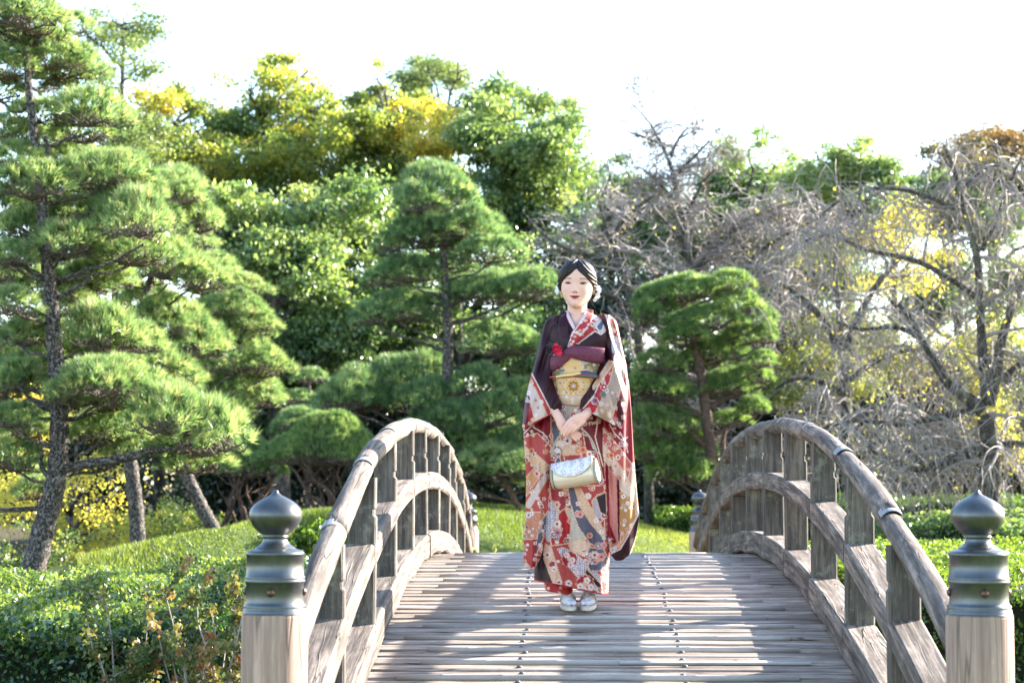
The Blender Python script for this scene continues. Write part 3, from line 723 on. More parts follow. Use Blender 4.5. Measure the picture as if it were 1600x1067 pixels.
# ---------------- sleeves
def sfold(sgn): return lambda x,y:.012*np.sin((x*.28*sgn+y*.055))+.008*np.sin(x*.11*sgn-y*.10)+.004*np.sin(x*.5*sgn+y*.17)
rows=[(491,862,880,.03,.05,.01),(495,855,878,.045,.06,.005),(504,849,874,.06,.07,0),(530,843,870,.065,.07,0),(560,835,867,.07,.07,-.01),(600,825,868,.075,.06,-.05),(630,819,872,.075,.05,-.08),(650,816.5,877,.07,.045,-.10),(672,815,877,.055,.04,-.11)]
cuffL=lambda x:np.interp(x,[814,820,874,880],[669,671,641,639])
V,Fq,Ft=loft(rows,nf=70,nb=30,step=1.05,fold=sfold(1),bottom=(610,cuffL))
P=Paint(V,PLUM); 
mB=P.poly(C1([(60,640),(88,670),(150,790),(222,932),(222,1040),(40,1040),(40,800)]),(186,60,66),edge=CREAM)
P.poly(C1([(88,760),(125,790),(200,955),(130,990),(95,850)]),(222,208,196),mask=mB); P.poly(C1([(40,760),(80,780),(100,860),(90,1000),(50,1030)]),(96,36,58),mask=mB,edge=None)
P.scatter(mB,16,2.6,5,cols=(WHITE,CREAM,PINK,SLATE)); P.c[np.abs(P.py-cuffL(P.px))<1.3]=lin(RED)
sl=quads_tris('sleeve',V,Fq,Ft,M['silk'],P.c,parent=kimono)
rows=[(648,822,862,.02,.03,-.06),(664,816,866,.030,.035,-.07),(700,818,864,.034,.03,-.075),(750,821,860,.034,.03,-.08),(800,820,857,.034,.03,-.08),(850,817,850,.030,.03,-.08),(875,816.5,842,.026,.025,-.08),(885,820,836,.016,.018,-.08),(889,825,831,.006,.006,-.08)]
V,Fq,Ft=loft(rows,nf=70,nb=24,step=1.05,fold=lambda x,y:.010*np.sin((x-820)*.22+y*.02)+.004*np.sin(x*.5-y*.03))
P=Paint(V,(186,78,72)); al=np.ones(len(V),bool)
P.poly(C2([(40,60),(200,-10),(200,160),(130,90),(60,110)]),(128,12,34))
P.poly(C2([(45,150),(110,190),(195,262),(195,330),(110,260),(55,200)]),(226,192,150))
P.poly(C2([(60,470),(150,320),(180,300),(180,330),(90,480)]),(216,206,200)); P.poly(C2([(60,500),(160,500),(190,560),(120,640),(60,640)]),(206,140,110))
P.poly(C2([(140,560),(180,500),(175,600),(130,700),(120,790),(105,760)]),(92,96,110)); P.poly(C2([(105,640),(125,640),(115,790),(100,780)]),(160,20,40),edge=None)
P.poly(C2([(60,330),(150,230),(150,300),(70,420)]),(214,160,110))
P.scatter(al,90,2.0,5.0); P.grit(); P.vine(C2([(110,60),(160,90),(190,130),(170,160)])); P.vine(C2([(60,90),(110,40),(150,20)]))
P.c[((P.py>850)&(P.rng.random(len(V))<.0))]=0
quads_tris('sleeve_drop',V,Fq,Ft,M['silk'],P.c,parent=sl)
# image-right sleeve
rows=[(489,934,950,.03,.05,.01),(493,934,958,.045,.06,.005),(500,936,964,.06,.07,0),(520,940,968,.065,.07,0),(545,940,973,.07,.07,-.01),(570,934,979,.075,.07,-.03),(600,921,981,.08,.06,-.07),(625,911,981,.08,.05,-.09),(645,906,978,.075,.045,-.105),(672,905,970,.055,.04,-.11)]
cuffR=lambda x:np.interp(x,[905,910,967,985],[639,641,671,674])
V,Fq,Ft=loft(rows,nf=90,nb=30,step=1.05,fold=sfold(-1),bottom=(605,cuffR))
P=Paint(V,PLUM); al=np.ones(len(V),bool)
mA=P.poly(C1([(560,350),(700,400),(720,1100),(560,1060),(395,930),(470,840),(500,770),(560,690),(590,640),(590,590),(560,480)]),(186,44,56),edge=CREAM)
P.poly(C1([(600,590),(645,600),(640,740),(560,1010),(468,955),(560,760)]),(186,166,146),mask=mA)
P.poly(C1([(565,480),(600,500),(640,590),(590,600),(570,540)]),(190,180,186),mask=mA); 
md=inpoly(P.px,P.py,C1([(565,480),(600,520),(600,600),(575,600)])); P.dots(md,sc=2.0)
P.poly(C1([(600,860),(660,820),(700,1100),(560,1040),(600,1000)]),(80,30,48),mask=mA,edge=None)
P.poly(C1([(560,350),(640,380),(640,470),(580,450)]),(184,96,92),mask=mA)
P.poly(C1([(555,640),(585,650),(500,770),(465,810),(460,790)]),(206,170,140))
P.scatter(mA,46,2.6,5.2,cols=(WHITE,CREAM,PINK,(150,110,130),GOLD))
P.flower(800+525/3.681,390+795/3.681,6,12,(176,60,60),CREAM,edge=WHITE); P.flower(800+472/3.681,390+875/3.681,6.5,6,(150,110,130),RED,edge=WHITE); P.flower(800+520/3.681,390+838/3.681,5.5,6,(120,130,112),(96,112,92))
P.c[np.abs(P.py-cuffR(P.px))<1.2]=lin((110,16,40))
sr=quads_tris('sleeve',V,Fq,Ft,M['silk'],P.c,parent=kimono)
rows=[(575,966,978,.03,.03,-.02),(600,955,983,.03,.04,-.03),(640,940,986,.035,.04,-.04),(700,938,989,.04,.035,-.05),(750,941,992.5,.04,.035,-.05),(790,944,996,.04,.035,-.05),(808,945,998,.038,.03,-.05),(830,946,994,.036,.03,-.05),(850,948,990,.03,.03,-.05),(865,951,984,.022,.02,-.05),(872,957,975,.012,.012,-.05),(875,962,969,.004,.004,-.05)]
def rf(x,y):
    f=.011*np.sin((x-940)*.20-y*.015)+.005*np.sin(x*.42+y*.02)
    cx=np.interp(y,[700,860],[948,958]); return f-.022*np.exp(-((x-cx)/4.0)**2)*np.clip((y-715)/30,0,1)*np.clip((868-y)/20,0,1)
V,Fq,Ft=loft(rows,nf=90,nb=26,step=1.05,fold=rf)
P=Paint(V,(196,150,130)); al=np.ones(len(V),bool)
P.poly(C2([(430,-300),(660,-300),(640,300),(600,230),(560,180),(520,110),(480,60),(430,100)]),(150,16,36),edge=None)
P.poly(C2([(440,60),(490,90),(560,170),(620,250),(600,330),(520,260),(450,190)]),(198,96,90)); P.poly(C2([(440,150),(480,150),(560,260),(640,400),(665,510),(620,470),(560,400),(500,300)]),(224,204,182))
P.poly(C2([(550,380),(640,450),(640,530),(560,660),(550,560)]),(186,140,84))
P.poly(C2([(670,490),(640,640),(600,745),(540,760),(480,730),(560,690),(600,620),(650,520)]),(44,12,30),edge=CREAM)
P.poly(C2([(655,520),(640,560),(600,640),(625,600)]),(150,20,40),edge=None)
P.poly(C2([(482,240),(498,260),(505,560),(540,655),(525,665),(484,610)]),(140,10,34),edge=None); P.poly(C2([(498,260),(542,320),(548,645),(520,600),(505,560)]),(216,150,140),edge=None); P.poly(C2([(542,320),(554,340),(556,650),(548,645)]),(80,14,34),edge=None)
ex=inpoly(P.px,P.py,C2([(482,240),(554,340),(556,660),(484,610)]))|inpoly(P.px,P.py,C2([(670,490),(640,640),(600,745),(540,760),(480,730),(560,690),(600,620)]))|((P.py<650+60/3.3)|((P.px>975)&(P.py<720)))
P.scatter(~ex,80,2.0,5.0); P.grit(.15); P.vine(C2([(500,30),(530,90),(570,130),(600,110)])); P.vine(C2([(560,90),(590,140),(600,190)])); P.flower(978,695,3,6,CREAM,PINK); P.flower(968,678,2.5,6,CREAM,PINK)
quads_tris('sleeve_drop',V,Fq,Ft,M['silk'],P.c,parent=sr)
# under-robe hem showing below the kimono at the left
rows=[(900,846,892,.10,.10,.01),(926,850,893,.105,.10,.01)]
V,Fq,Ft=loft(rows,nf=50,nb=20,step=1.2,sm=1,bottom=(905,lambda x:np.interp(x,[846,893],[921,928])))
P=Paint(V,(176,40,50)); P.scatter(np.ones(len(V),bool),14,2,4,cols=(CREAM,PINK,GOLD,ORAN)); quads_tris('under_robe_hem',V,Fq,Ft,M['silk'],P.c,parent=kimono)

# ---------------- body: head, neck, forearms with hands, legs (one mesh)
SK=lin((228,180,160))
def head_grid(extra=None, nf=210, nb=70, nz=200):
    zk=np.array([0,.004,.012,.024,.040,.060,.080,.100,.120,.150,.180,.205,.220,.228,.231])
    wk=np.array([.004,.022,.033,.0445,.0565,.0675,.0745,.078,.079,.0785,.072,.056,.038,.020,.003])
    fk=np.array([.074,.083,.0885,.0895,.0885,.0885,.089,.0885,.0885,.0895,.083,.063,.042,.022,.003])
    bk=np.array([-.050,-.040,-.015,.010,.035,.060,.078,.088,.094,.096,.088,.066,.045,.023,.003])
    u=np.linspace(0,1,nz); z=np.interp(u,np.linspace(0,1,len(zk)),zk)
    z=.2305*(1-np.cos(u*np.pi))/2*.5+.2305*u*.5; z[-1]=.231
    w=smooth1(np.interp(z,zk,wk),3); f=smooth1(np.interp(z,zk,fk),3); bck=smooth1(np.interp(z,zk,bk),3); w[0]=.004; w[-1]=.002
    ph=np.concatenate([np.linspace(-np.pi/2,np.pi/2,nf,endpoint=False),np.linspace(np.pi/2,3*np.pi/2,nb,endpoint=False)])
    s,c=np.sin(ph),np.cos(ph); X=w[:,None]*s[None,:]; Zg=np.repeat(z[:,None],len(ph),1)
    a=np.abs(c)**.92
    Yy=np.where(c[None,:]>=0,-f[:,None]*a,bck[:,None]*a); fm=np.clip(c,0,1)[None,:]**.5*np.ones_like(X)
    return X,Yy,Zg,fm,c
def G(X,Z,x,z,sx,sz): return np.exp(-((X-x)/sx)**2-((Z-z)/sz)**2)
X,Yh,Zh,fm,_c=head_grid()
d=np.zeros_like(X)
brz=np.clip((.132-Zh)/.055,0,1)*np.clip((Zh-.066)/.010,0,1)
d+=.0165*np.exp(-(X/(.0075+.004*brz))**2)*np.clip((.130-Zh)/.050,0,1)**1.3*(1/(1+np.exp(-(Zh-.074)/.0018)))
d+=.0055*(G(X,Zh,.0115,.079,.0055,.0055)+G(X,Zh,-.0115,.079,.0055,.0055))
for sx in (-1,1):
    d-=.0050*G(X,Zh,sx*.030,.121,.017,.012); d+=.0035*G(X,Zh,sx*.036,.1195,.013,.0065)
    d+=.0035*G(X,Zh,sx*.046,.088,.020,.018); d+=.0020*G(X,Zh,sx*.034,.140,.018,.006)
    d-=.0018*G(X,Zh,sx*.028,.054,.006,.008)
d+=.0045*G(X,Zh,0,.0575,.017,.0045)+.0052*G(X,Zh,0,.0465,.014,.0045)-.0028*G(X,Zh,0,.0520,.020,.0016)-.002*G(X,Zh,0,.066,.004,.005)-.0035*G(X,Zh,0,.036,.015,.005)+.0035*G(X,Zh,0,.018,.014,.010)
Yh2=Yh-d*fm
col=np.repeat(SK[None,:],X.size,0).reshape(X.shape+(3,))
def mixc(col,m,c): return col*(1-m[...,None])+lin(c)*m[...,None]
frn=fm>.05
blush=(G(X,Zh,.045,.085,.022,.016)+G(X,Zh,-.045,.085,.022,.016))*.28*frn; col=mixc(col,np.clip(blush,0,1),(232,160,150))
col=mixc(col,np.clip(G(X,Zh,0,.078,.012,.006)*.25,0,1)*frn,(214,140,130))
# lips: smiling, corners up
lx=np.abs(X)/.0255; cl=.0515+.0035*lx**2*1.3; up_=cl+.0068*(1-lx**1.6)*(1-.28*np.exp(-(X/.004)**2)); lo_=cl-.0092*(1-np.minimum(lx,1)**2.0)
lip=(lx<1)&(Zh<up_)&(Zh>lo_)&frn; col[lip]=lin((166,56,66)); lipu=lip&(Zh>cl); col[lipu]=lin((140,42,54))
col[(np.abs(Zh-cl)<.0009)&(lx<1.04)&frn]=lin((84,22,30))
for sx in (-1,1):
    ex=X-sx*.0365; t_=ex/.0150; outer=sx*ex
    cz=.1195+.0012*(outer/.015)
    upl=cz+.0062*np.sqrt(np.maximum(0,1-t_**2)); lol=cz-.0034*np.sqrt(np.maximum(0,1-t_**2))
    eye=(np.abs(t_)<1)&(Zh<upl)&(Zh>lol)&frn; col[eye]=lin((170,150,148))
    ir=eye&(np.hypot(ex+.0005,Zh-.1205)<.0078); col[ir]=lin((20,10,10))
    pass
    lash=(np.abs(t_)<1.10)&(np.abs(Zh-(cz+.0052*np.sqrt(np.maximum(0,1.0-np.minimum(np.abs(t_),1)**2))+.0010*np.clip(outer/.015,0,2)))<.0025)&frn; col[lash]=lin((20,10,10))
    lowl=(np.abs(t_)<1)&(np.abs(Zh-lol)<.0006)&frn; col[lowl]=col[lowl]*.55
    sh_=np.clip(G(X,Zh,sx*.037,.1285,.016,.004)*.35,0,1)*frn; col=mixc(col,sh_,(196,130,120))
    bt=(ex-sx*.003)/.0195; bz=.1415+.0030*np.cos(np.clip(bt,-1,1)*1.5)-.0016*sx*bt
    brow=np.clip(1.4-1.4*np.abs(Zh-bz)/(.0034*(1-.35*np.clip(sx*bt,0,1))),0,1)*(np.abs(bt)<1)*frn; brow=np.clip(brow,0,.9); col=mixc(col,brow,(52,28,26))
    col=mixc(col,np.clip(G(X,Zh,sx*.0072,.0735,.0028,.0016)*1.2,0,1)*frn,(120,60,54))
col[np.hypot(X-.001,Zh-.0310)<.0011]=lin((90,50,45))
HV=np.stack([X.ravel(),Yh2.ravel(),Zh.ravel()],1); n_=X.shape[1]; m_=X.shape[0]
i=np.arange(m_-1)[:,None]*n_; j=np.arange(n_)[None,:]; j2=(j+1)%n_
HF=np.stack([i+j,i+j2,i+n_+j2,i+n_+j],-1).reshape(-1,4)
HC=col.reshape(-1,3)
HEAD=Matrix.Translation((wx(900.5),-.012,wz(479.5)))@Matrix.Rotation(R(-7),4,'Z')@Matrix.Rotation(R(2.0),4,'Y')@Matrix.Diagonal((1.04,1,1,1))
def xf(Mx,V): return V@np.array(Mx.to_3x3()).T+np.array(Mx.translation)
class Acc:
    def __init__(s): s.V=[];s.F=[];s.C=[];s.n=0
    def add(s,V,F_,C):
        s.V.append(V); s.C.append(np.repeat(C[None],len(V),0) if np.ndim(C)==1 else C); s.F+= [tuple(int(k)+s.n for k in f) for f in F_]; s.n+=len(V)
body=Acc(); body.add(xf(HEAD,HV),HF,HC)
def tube_np(pts,rads,n=24,flat=1.0):
    b=MB(); b.tube([Vector(p) for p in pts],rads,n); return np.array([tuple(v) for v in b.v]),b.f
def resample(pts,k=5):
    pts=np.array(pts,float); t=np.arange(len(pts)); u=np.linspace(0,len(pts)-1,(len(pts)-1)*k+1); out=[]
    for c in range(pts.shape[1]): out.append(smooth1(np.interp(u,t,pts[:,c]),max(1,k//2)))
    return np.stack(out,1)
# neck, torso, legs
pr=resample([(wx(902),.030,1.56,.050),(wx(901.5),.026,1.52,.049),(wx(901.5),.022,1.49,.0485),(wx(902),.018,1.465,.052),(wx(902),.015,1.445,.062)],6)
v_,f_=tube_np(pr[:,:3],list(pr[:,3]),40); body.add(v_,f_,SK)
pr=resample([(0,.0,1.47,.05),(0,0,1.42,.075),(0,0,1.25,.08),(0,0,1.05,.078),(0,.0,.9,.085),(0,0,.8,.08)],4)
v_,f_=tube_np(pr[:,:3],list(pr[:,3]),24); body.add(v_,f_,SK)
for sx in (-1,1):
    pr=resample([(sx*.045,0,.86,.075),(sx*.045,0,.5,.055),(sx*.047,.01,.3,.05),(sx*.047,.02,.12,.036)],4); v_,f_=tube_np(pr[:,:3],list(pr[:,3]),20); body.add(v_,f_,SK)
    # ear
    e=MB(); e.lathe([(.002,-.031),(.010,-.027),(.0155,-.012),(.017,.006),(.0145,.020),(.007,.028),(.002,.030)],16)
    ev=np.array([tuple(v) for v in e.v])*np.array([.45,.85,1]); ev=ev@np.array(Matrix.Rotation(R(-10*sx),3,'Z').to_3x3()).T+np.array([sx*.0775,.004,.105]); body.add(xf(HEAD,ev),e.f,lin((226,166,142)))
# hands: capsule chains fused by a voxel remesh
C3=lambda x,y,d,r:(wx(840+x/7.117),-d,wz(630+y/7.117),r)
def fuse(chains,vox=.0022):
    b=MB()
    for ch in chains:
        pr=resample(ch,5); b.tube([Vector(p[:3]) for p in pr],list(pr[:,3]),12)
        for e_ in (0,-1):
            c=pr[e_]; sph=[(math.sin(a)*c[3],-math.cos(a)*c[3]) for a in np.linspace(.15,math.pi-.15,7)]
            b.lathe(sph,12,(c[0],c[1],c[2]))
    me=b.mesh('tmp',[],True); o=bpy.data.objects.new('tmp',me); COL.objects.link(o)
    md=o.modifiers.new('r','REMESH'); md.mode='VOXEL'; md.voxel_size=vox; md.use_smooth_shade=True
    s2=o.modifiers.new('s','SMOOTH'); s2.factor=.5; s2.iterations=3
    dg=bpy.context.evaluated_depsgraph_get(); ev=o.evaluated_get(dg); m2=ev.to_mesh()
    V=np.array([tuple(v.co) for v in m2.vertices]); Fs=[tuple(p.vertices) for p in m2.polygons]
    ev.to_mesh_clear(); bpy.data.objects.remove(o); bpy.data.meshes.remove(me); return V,Fs
handA=[ [C3(130,30,.095,.022),C3(190,100,.150,.0225),C3(235,185,.178,.0235),C3(280,250,.186,.024)],
        [C3(255,190,.180,.018),C3(300,260,.186,.018),C3(345,300,.188,.014)],[C3(225,215,.178,.016),C3(262,290,.186,.016),C3(310,320,.190,.013)],
        [C3(300,270,.190,.012),C3(345,340,.196,.0098),C3(385,385,.200,.0085),C3(420,420,.198,.0068)],
        [C3(320,260,.190,.012),C3(375,325,.196,.0096),C3(415,360,.198,.0084),C3(455,408,.194,.0066)],
        [C3(340,250,.188,.012),C3(400,305,.194,.0094),C3(440,340,.195,.0082),C3(475,378,.190,.0064)],
        [C3(240,220,.185,.014),C3(258,280,.197,.0115),C3(275,325,.205,.0092)] ]
handB=[ [C3(590,70,.100,.022),C3(540,125,.165,.0235),C3(490,160,.195,.0225),C3(440,190,.208,.0215),C3(405,212,.214,.020)],
        [C3(470,155,.205,.019),C3(405,178,.218,.0165),C3(352,205,.226,.0125)],[C3(500,200,.200,.017),C3(450,245,.210,.0155),C3(428,275,.213,.0120)],
        [C3(352,205,.226,.0115),C3(305,262,.232,.0098),C3(275,310,.228,.0084),C3(262,352,.220,.0066)],
        [C3(378,228,.226,.0112),C3(330,292,.234,.0098),C3(302,335,.230,.0084),C3(288,372,.222,.0066)],
        [C3(402,250,.222,.0108),C3(358,305,.231,.0094),C3(332,338,.228,.0080),C3(315,366,.220,.0064)],
        [C3(428,270,.216,.0100),C3(398,308,.224,.0086),C3(378,332,.222,.0074),C3(362,350,.216,.0060)],
        [C3(455,175,.212,.0125),C3(415,215,.205,.010),C3(390,260,.198,.009)] ]
for h in (handA,handB):
    v_,f_=fuse(h); c=np.repeat(SK[None],len(v_),0)
    # pink knuckles and pale nails
    for ch in h[3:7]:
        t_=np.array(ch[-1][:3]); dd=np.linalg.norm(v_-t_-np.array([0,-.004,0]),axis=1); c[dd<.0052]=lin((238,196,184))
        for kq in (0,1,2): dd=np.linalg.norm(v_-np.array(ch[kq][:3]),axis=1); w_=np.clip(1-dd/.014,0,1)[:,None]*.35; c=c*(1-w_)+lin((226,150,132))*w_
    body.add(v_,f_,c)
me=bpy.data.meshes.new('body'); me.from_pydata(np.concatenate(body.V).tolist(),[],body.F); me.materials.append(M['skin']); me.polygons.foreach_set('use_smooth',[True]*len(body.F))
a=me.color_attributes.new('Col','FLOAT_COLOR','POINT'); c=np.ones((body.n,4),dtype=np.float32); c[:,:3]=np.concatenate(body.C); a.data.foreach_set('color',c.ravel()); me.update()
mobj('body',me,person)

# ---------------- hair: a swept shell over the skull, a roll on top, side wings and a low bun
X,Yh,Zh,fm,_c=head_grid(nf=180,nb=100,nz=150)
cfr=np.repeat(_c[None,:],X.shape[0],0)
hl=np.interp(X,[-.080,-.0775,-.071,-.060,-.050,-.036,-.0226,-.012,-.004,.0045,.012,.0256,.0437,.061,.0727,.080],[.068,.092,.122,.136,.1445,.156,.1665,.177,.189,.190,.180,.168,.154,.136,.120,.100])
back=np.clip(.5-cfr*2.2,0,1); hlb=hl*(1-back)+.065*back
hm=1/(1+np.exp(-(Zh-hlb)/.0035)); thick=(.0035+.0135*np.clip((Zh-hlb)/.045,0,1))
thick=thick+.0045*np.sin(np.clip((Zh-hlb)/.05,0,1)*3.1)*(X<0)
bumpt=.006*np.exp(-((X+.020)/.030)**2-((Yh+.030)/.040)**2)*np.clip((Zh-.19)/.03,0,1)+.004*np.exp(-((X-.028)/.022)**2-((Yh+.025)/.04)**2)*np.clip((Zh-.18)/.03,0,1)
strand=(.0016*np.sin((X*math.cos(.6)-Zh*math.sin(.6))*620)+.0008*np.sin((X*math.cos(.65)-Zh*math.sin(.65))*1500))*(X<0)+(.0016*np.sin((X*math.cos(.8)+Zh*math.sin(.8))*620)+.0008*np.sin((X*math.cos(.8)+Zh*math.sin(.8))*1500))*(X>=0)
part=-.002*np.exp(-((X-.002)/.004)**2)*np.clip(cfr,0,1)
tt=(thick+bumpt+strand*.8+part)*hm-.006*(1-hm)
nrm=np.stack([X/.078**2,Yh/.09**2,(Zh-.125)/.115**2],-1); nrm/=np.linalg.norm(nrm,axis=-1,keepdims=True)+1e-9
Vh=np.stack([X,Yh,Zh],-1)+nrm*tt[...,None]; n_=X.shape[1]; m_=X.shape[0]
i=np.arange(m_-1)[:,None]*n_; j=np.arange(n_)[None,:]; j2=(j+1)%n_
Fh=np.stack([i+j,i+j2,i+n_+j2,i+n_+j],-1).reshape(-1,4); kf=(hm.ravel()[Fh].max(1)>.25); Fh=Fh[kf]
hb=Acc(); hb.add(xf(HEAD,Vh.reshape(-1,3)),Fh,lin((20,14,12)))
for (c_,r_,sc) in (((0,.095,.125),.050,(1.15,.8,1.0)),((-.064,.02,.140),.027,(.7,1.4,1.4)),((.060,.035,.150),.028,(.75,1.4,1.3))):
    e=MB(); e.lathe([(math.sin(a)*r_,-math.cos(a)*r_) for a in np.linspace(.08,math.pi-.08,20)],32)
    ev=np.array([tuple(v) for v in e.v]); an=np.arctan2(ev[:,1],ev[:,0]); ev=ev*(1+.03*np.sin(an*9+ev[:,2:3].ravel()*120))[:,None]*np.array(sc)+np.array(c_); hb.add(xf(HEAD,ev),e.f,lin((20,14,12)))
me=bpy.data.meshes.new('hair'); me.from_pydata(np.concatenate(hb.V).tolist(),[],hb.F); me.materials.append(M['hair']); me.polygons.foreach_set('use_smooth',[True]*len(hb.F)); me.update(); hair=mobj('hair',me,person)
# loose strands in front of the ears
b=MB(); b.tube([tuple(HEAD@Vector(p)) for p in ((-.079,-.020,.13),(-.0825,-.024,.10),(-.080,-.026,.06),(-.077,-.028,.035))],[.003,.0025,.0016,.0006],6); b.tube([tuple(HEAD@Vector(p)) for p in ((.078,-.018,.13),(.0815,-.016,.10),(.083,-.012,.07))],[.002,.0015,.0005],6)
b.build('hair_strand',M['hair'],hair,smooth=True)
def petals(name,centre,r,n,layers,mat,parent,face=(0,-1,0),seed=0,cup=.35,curl=0.0,droop=0.0):
    rg=random.Random(seed); b=MB(); q=Vector(face).normalized().to_track_quat('Z','Y').to_matrix()
    for L in range(layers):
        rr=r*(1-.22*L); up=.3+.35*L
        for k in range(n-L):
            a=2*math.pi*(k+.5*L)/(n-L)+rg.uniform(-.15,.15); w=rr*math.pi/(n-L)*1.35; pts=[]
            for iu in range(5):
                u=iu/4
                for iv in range(5):
                    v=iv/4*2-1; ww=w*math.sin(math.pi*min(1,.12+u*.80))**.7; rad=rr*(u*(1-.12*v*v)); 
                    p=Vector((rad*math.cos(a)-v*ww*.5*math.sin(a)*1.0, rad*math.sin(a)+v*ww*.5*math.cos(a), rr*(cup*up*u*u+.10*v*v+.006*rg.uniform(-1,1)) - droop*u))
                    pts.append(Vector(centre)+q@p)
            base=len(b.v); b.v.extend(pts)
            for iu in range(4):
                for iv in range(4): b.poly((base+iu*5+iv,base+iu*5+iv+1,base+iu*5+iv+6,base+iu*5+iv+5),[(0,0)]*4)
    return b.build(name,mat,parent,smooth=True)
M['white_petal']=plain_mat('white_petal_silk',(.82,.80,.80),.6,0,60,.2,.05); M['red_petal']=plain_mat('red_petal_silk',tuple(lin((206,20,60))),.55,0,60,.2); M['black_petal']=plain_mat('black_petal_silk',(.012,.010,.016),.5,0,60,.2)
petals('hair_flower',HEAD@Vector((-.091,.016,.100)),.034,7,3,M['white_petal'],hair,(-.75,-.5,.1),1)
petals('hair_flower',HEAD@Vector((-.089,.012,.128)),.022,6,2,M['white_petal'],hair,(-.8,-.45,.3),7)
petals('hair_flower',HEAD@Vector((.100,.022,.103)),.025,7,3,M['white_petal'],hair,(.7,-.55,.2),2)
petals('hair_flower',HEAD@Vector((.096,.018,.070)),.022,7,3,M['white_petal'],hair,(.6,-.6,-.2),3)
petals('hair_flower',HEAD@Vector((.086,.020,.050)),.014,6,2,M['white_petal'],hair,(.4,-.7,-.4),4)
# corsage on the obi
fyc=-.155
petals('corsage_flower',(wx(869),fyc,wz(548)),.030,7,3,M['red_petal'],obi,(-.1,-1,.1),5,.5); petals('corsage_flower',(wx(872.5),fyc-.012,wz(553)),.020,6,2,M['red_petal'],obi,(.2,-1,-.1),6,.5)
petals('corsage_flower',(wx(868),fyc-.008,wz(541)),.013,5,2,M['red_petal'],obi,(0,-1,.4),12,.6)
petals('black_flower',(wx(861),fyc+.010,wz(541)),.030,6,2,M['black_petal'],obi,(-.3,-1,.3),8,.5); petals('black_flower',(wx(875),fyc+.012,wz(544)),.022,6,2,M['black_petal'],obi,(.4,-1,.3),9,.5); petals('black_flower',(wx(860),fyc+.008,wz(553)),.022,6,2,M['black_petal'],obi,(-.4,-1,-.3),10,.5)

# ---------------- split-toe socks and sandals
M['sock']=plain_mat('white_cotton',(.66,.65,.69),.8,0,300,.25,.03); M['sole']=plain_mat('sandal_sole',(.66,.60,.50),.5,0,80,.1,.06); M['sandal_top']=plain_mat('sandal_top',(.50,.44,.40),.45,0,120,.15,.05)
for sx,cx,yaw,dy in ((-1,886,R(7),0.0),(1,918,R(-6),.012)):
    T=Matrix.Translation((wx(cx),-.015+dy,0))@Matrix.Rotation(yaw,4,'Z')@Matrix.Rotation(R(6.3),4,'X')
    # sole: outline extruded in two layers
    out=[]
    for k in range(40):
        a=2*math.pi*k/40; yy=-.118*math.cos(a); w=.041 if yy<0 else .035; xx=w*math.sin(a)*(1+.04*math.cos(a)); xx=math.copysign(abs(xx/w)**.85*w,xx); out.append((xx,yy))
    b=MB(); zs=[(0,.95),(.003,1.0),(.016,1.0),(.018,1.0)]
    for z_,s_ in zs:
        for x_,y_ in out: b.v.append(T@Vector((x_*s_,y_*s_,z_+max(0,y_)*.10)))
    for r_ in range(len(zs)-1):
        for k in range(40): b.poly((r_*40+k,r_*40+(k+1)%40,(r_+1)*40+(k+1)%40,(r_+1)*40+k),[(0,0)]*4)
    b.poly(tuple(range(40))[::-1],[(0,0)]*40); b.poly(tuple(3*40+k for k in range(40)),[(0,0)]*40)
    sd=b.build('sandal',M['sole'],person,smooth=False)
    b=MB()
    for z_,s_ in ((.0182,.99),(.0225,.975)):
        for x_,y_ in out: b.v.append(T@Vector((x_*s_,y_*s_,z_+max(0,y_)*.10)))
    for k in range(40): b.poly((k,(k+1)%40,40+(k+1)%40,40+k),[(0,0)]*4)
    b.poly(tuple(40+k for k in range(40)),[(0,0)]*40); b.build('sandal_top',M['sandal_top'],sd)
    # sock: foot built of cross-sections from heel to toes, then ankle
    chains=[[(0,.085,.060,.034),(0,.06,.056,.036),(0,.02,.054,.036),(sx*.004,-.02,.046,.036),(sx*.006,-.055,.040,.030)],
            [(0,.045,.060,.034),(0,.040,.11,.035),(0,.036,.17,.040),(0,.034,.22,.044)],
            [(-sx*.018,-.03,.040,.019),(-sx*.021,-.065,.040,.0175),(-sx*.020,-.088,.037,.0145)],
            [(sx*.012,-.03,.040,.024),(sx*.010,-.060,.039,.022),(sx*.006,-.080,.037,.0175)],[(sx*.024,-.02,.038,.020),(sx*.023,-.048,.037,.018),(sx*.018,-.066,.036,.015)],
            [(0,.0,.075,.026),(0,-.03,.056,.026)]]
    v_,f_=fuse([[(p[0]*.92,p[1],p[2]*.88+.002,p[3]*.84) for p in ch] for ch in chains],.0026); v_[:,2]=np.maximum(v_[:,2],.0228+np.maximum(0,v_[:,1])*.10)
    me=bpy.data.meshes.new('split_toe_sock'); me.from_pydata(xf(T,v_).tolist(),[],f_); me.materials.append(M['sock']); me.polygons.foreach_set('use_smooth',[True]*len(f_)); me.update(); mobj('split_toe_sock',me,person)
    b=MB()
    for s2 in (-1,1):
        pts=[(-sx*.004,-.066,.040),(-sx*.002+s2*.010,-.045,.068),(s2*.026,-.015,.066),(s2*.036,.008,.045),(s2*.039,.015,.022)]
        pr=resample(pts,4); b.tube([T@Vector(p) for p in pr],[.0060]*len(pr),10)
    b.tube([T@Vector((-sx*.004,-.066,.043)),T@Vector((-sx*.004,-.074,.022))],.0045,8)
    b.build('sandal_strap',M['sandal_top'],sd,smooth=True)

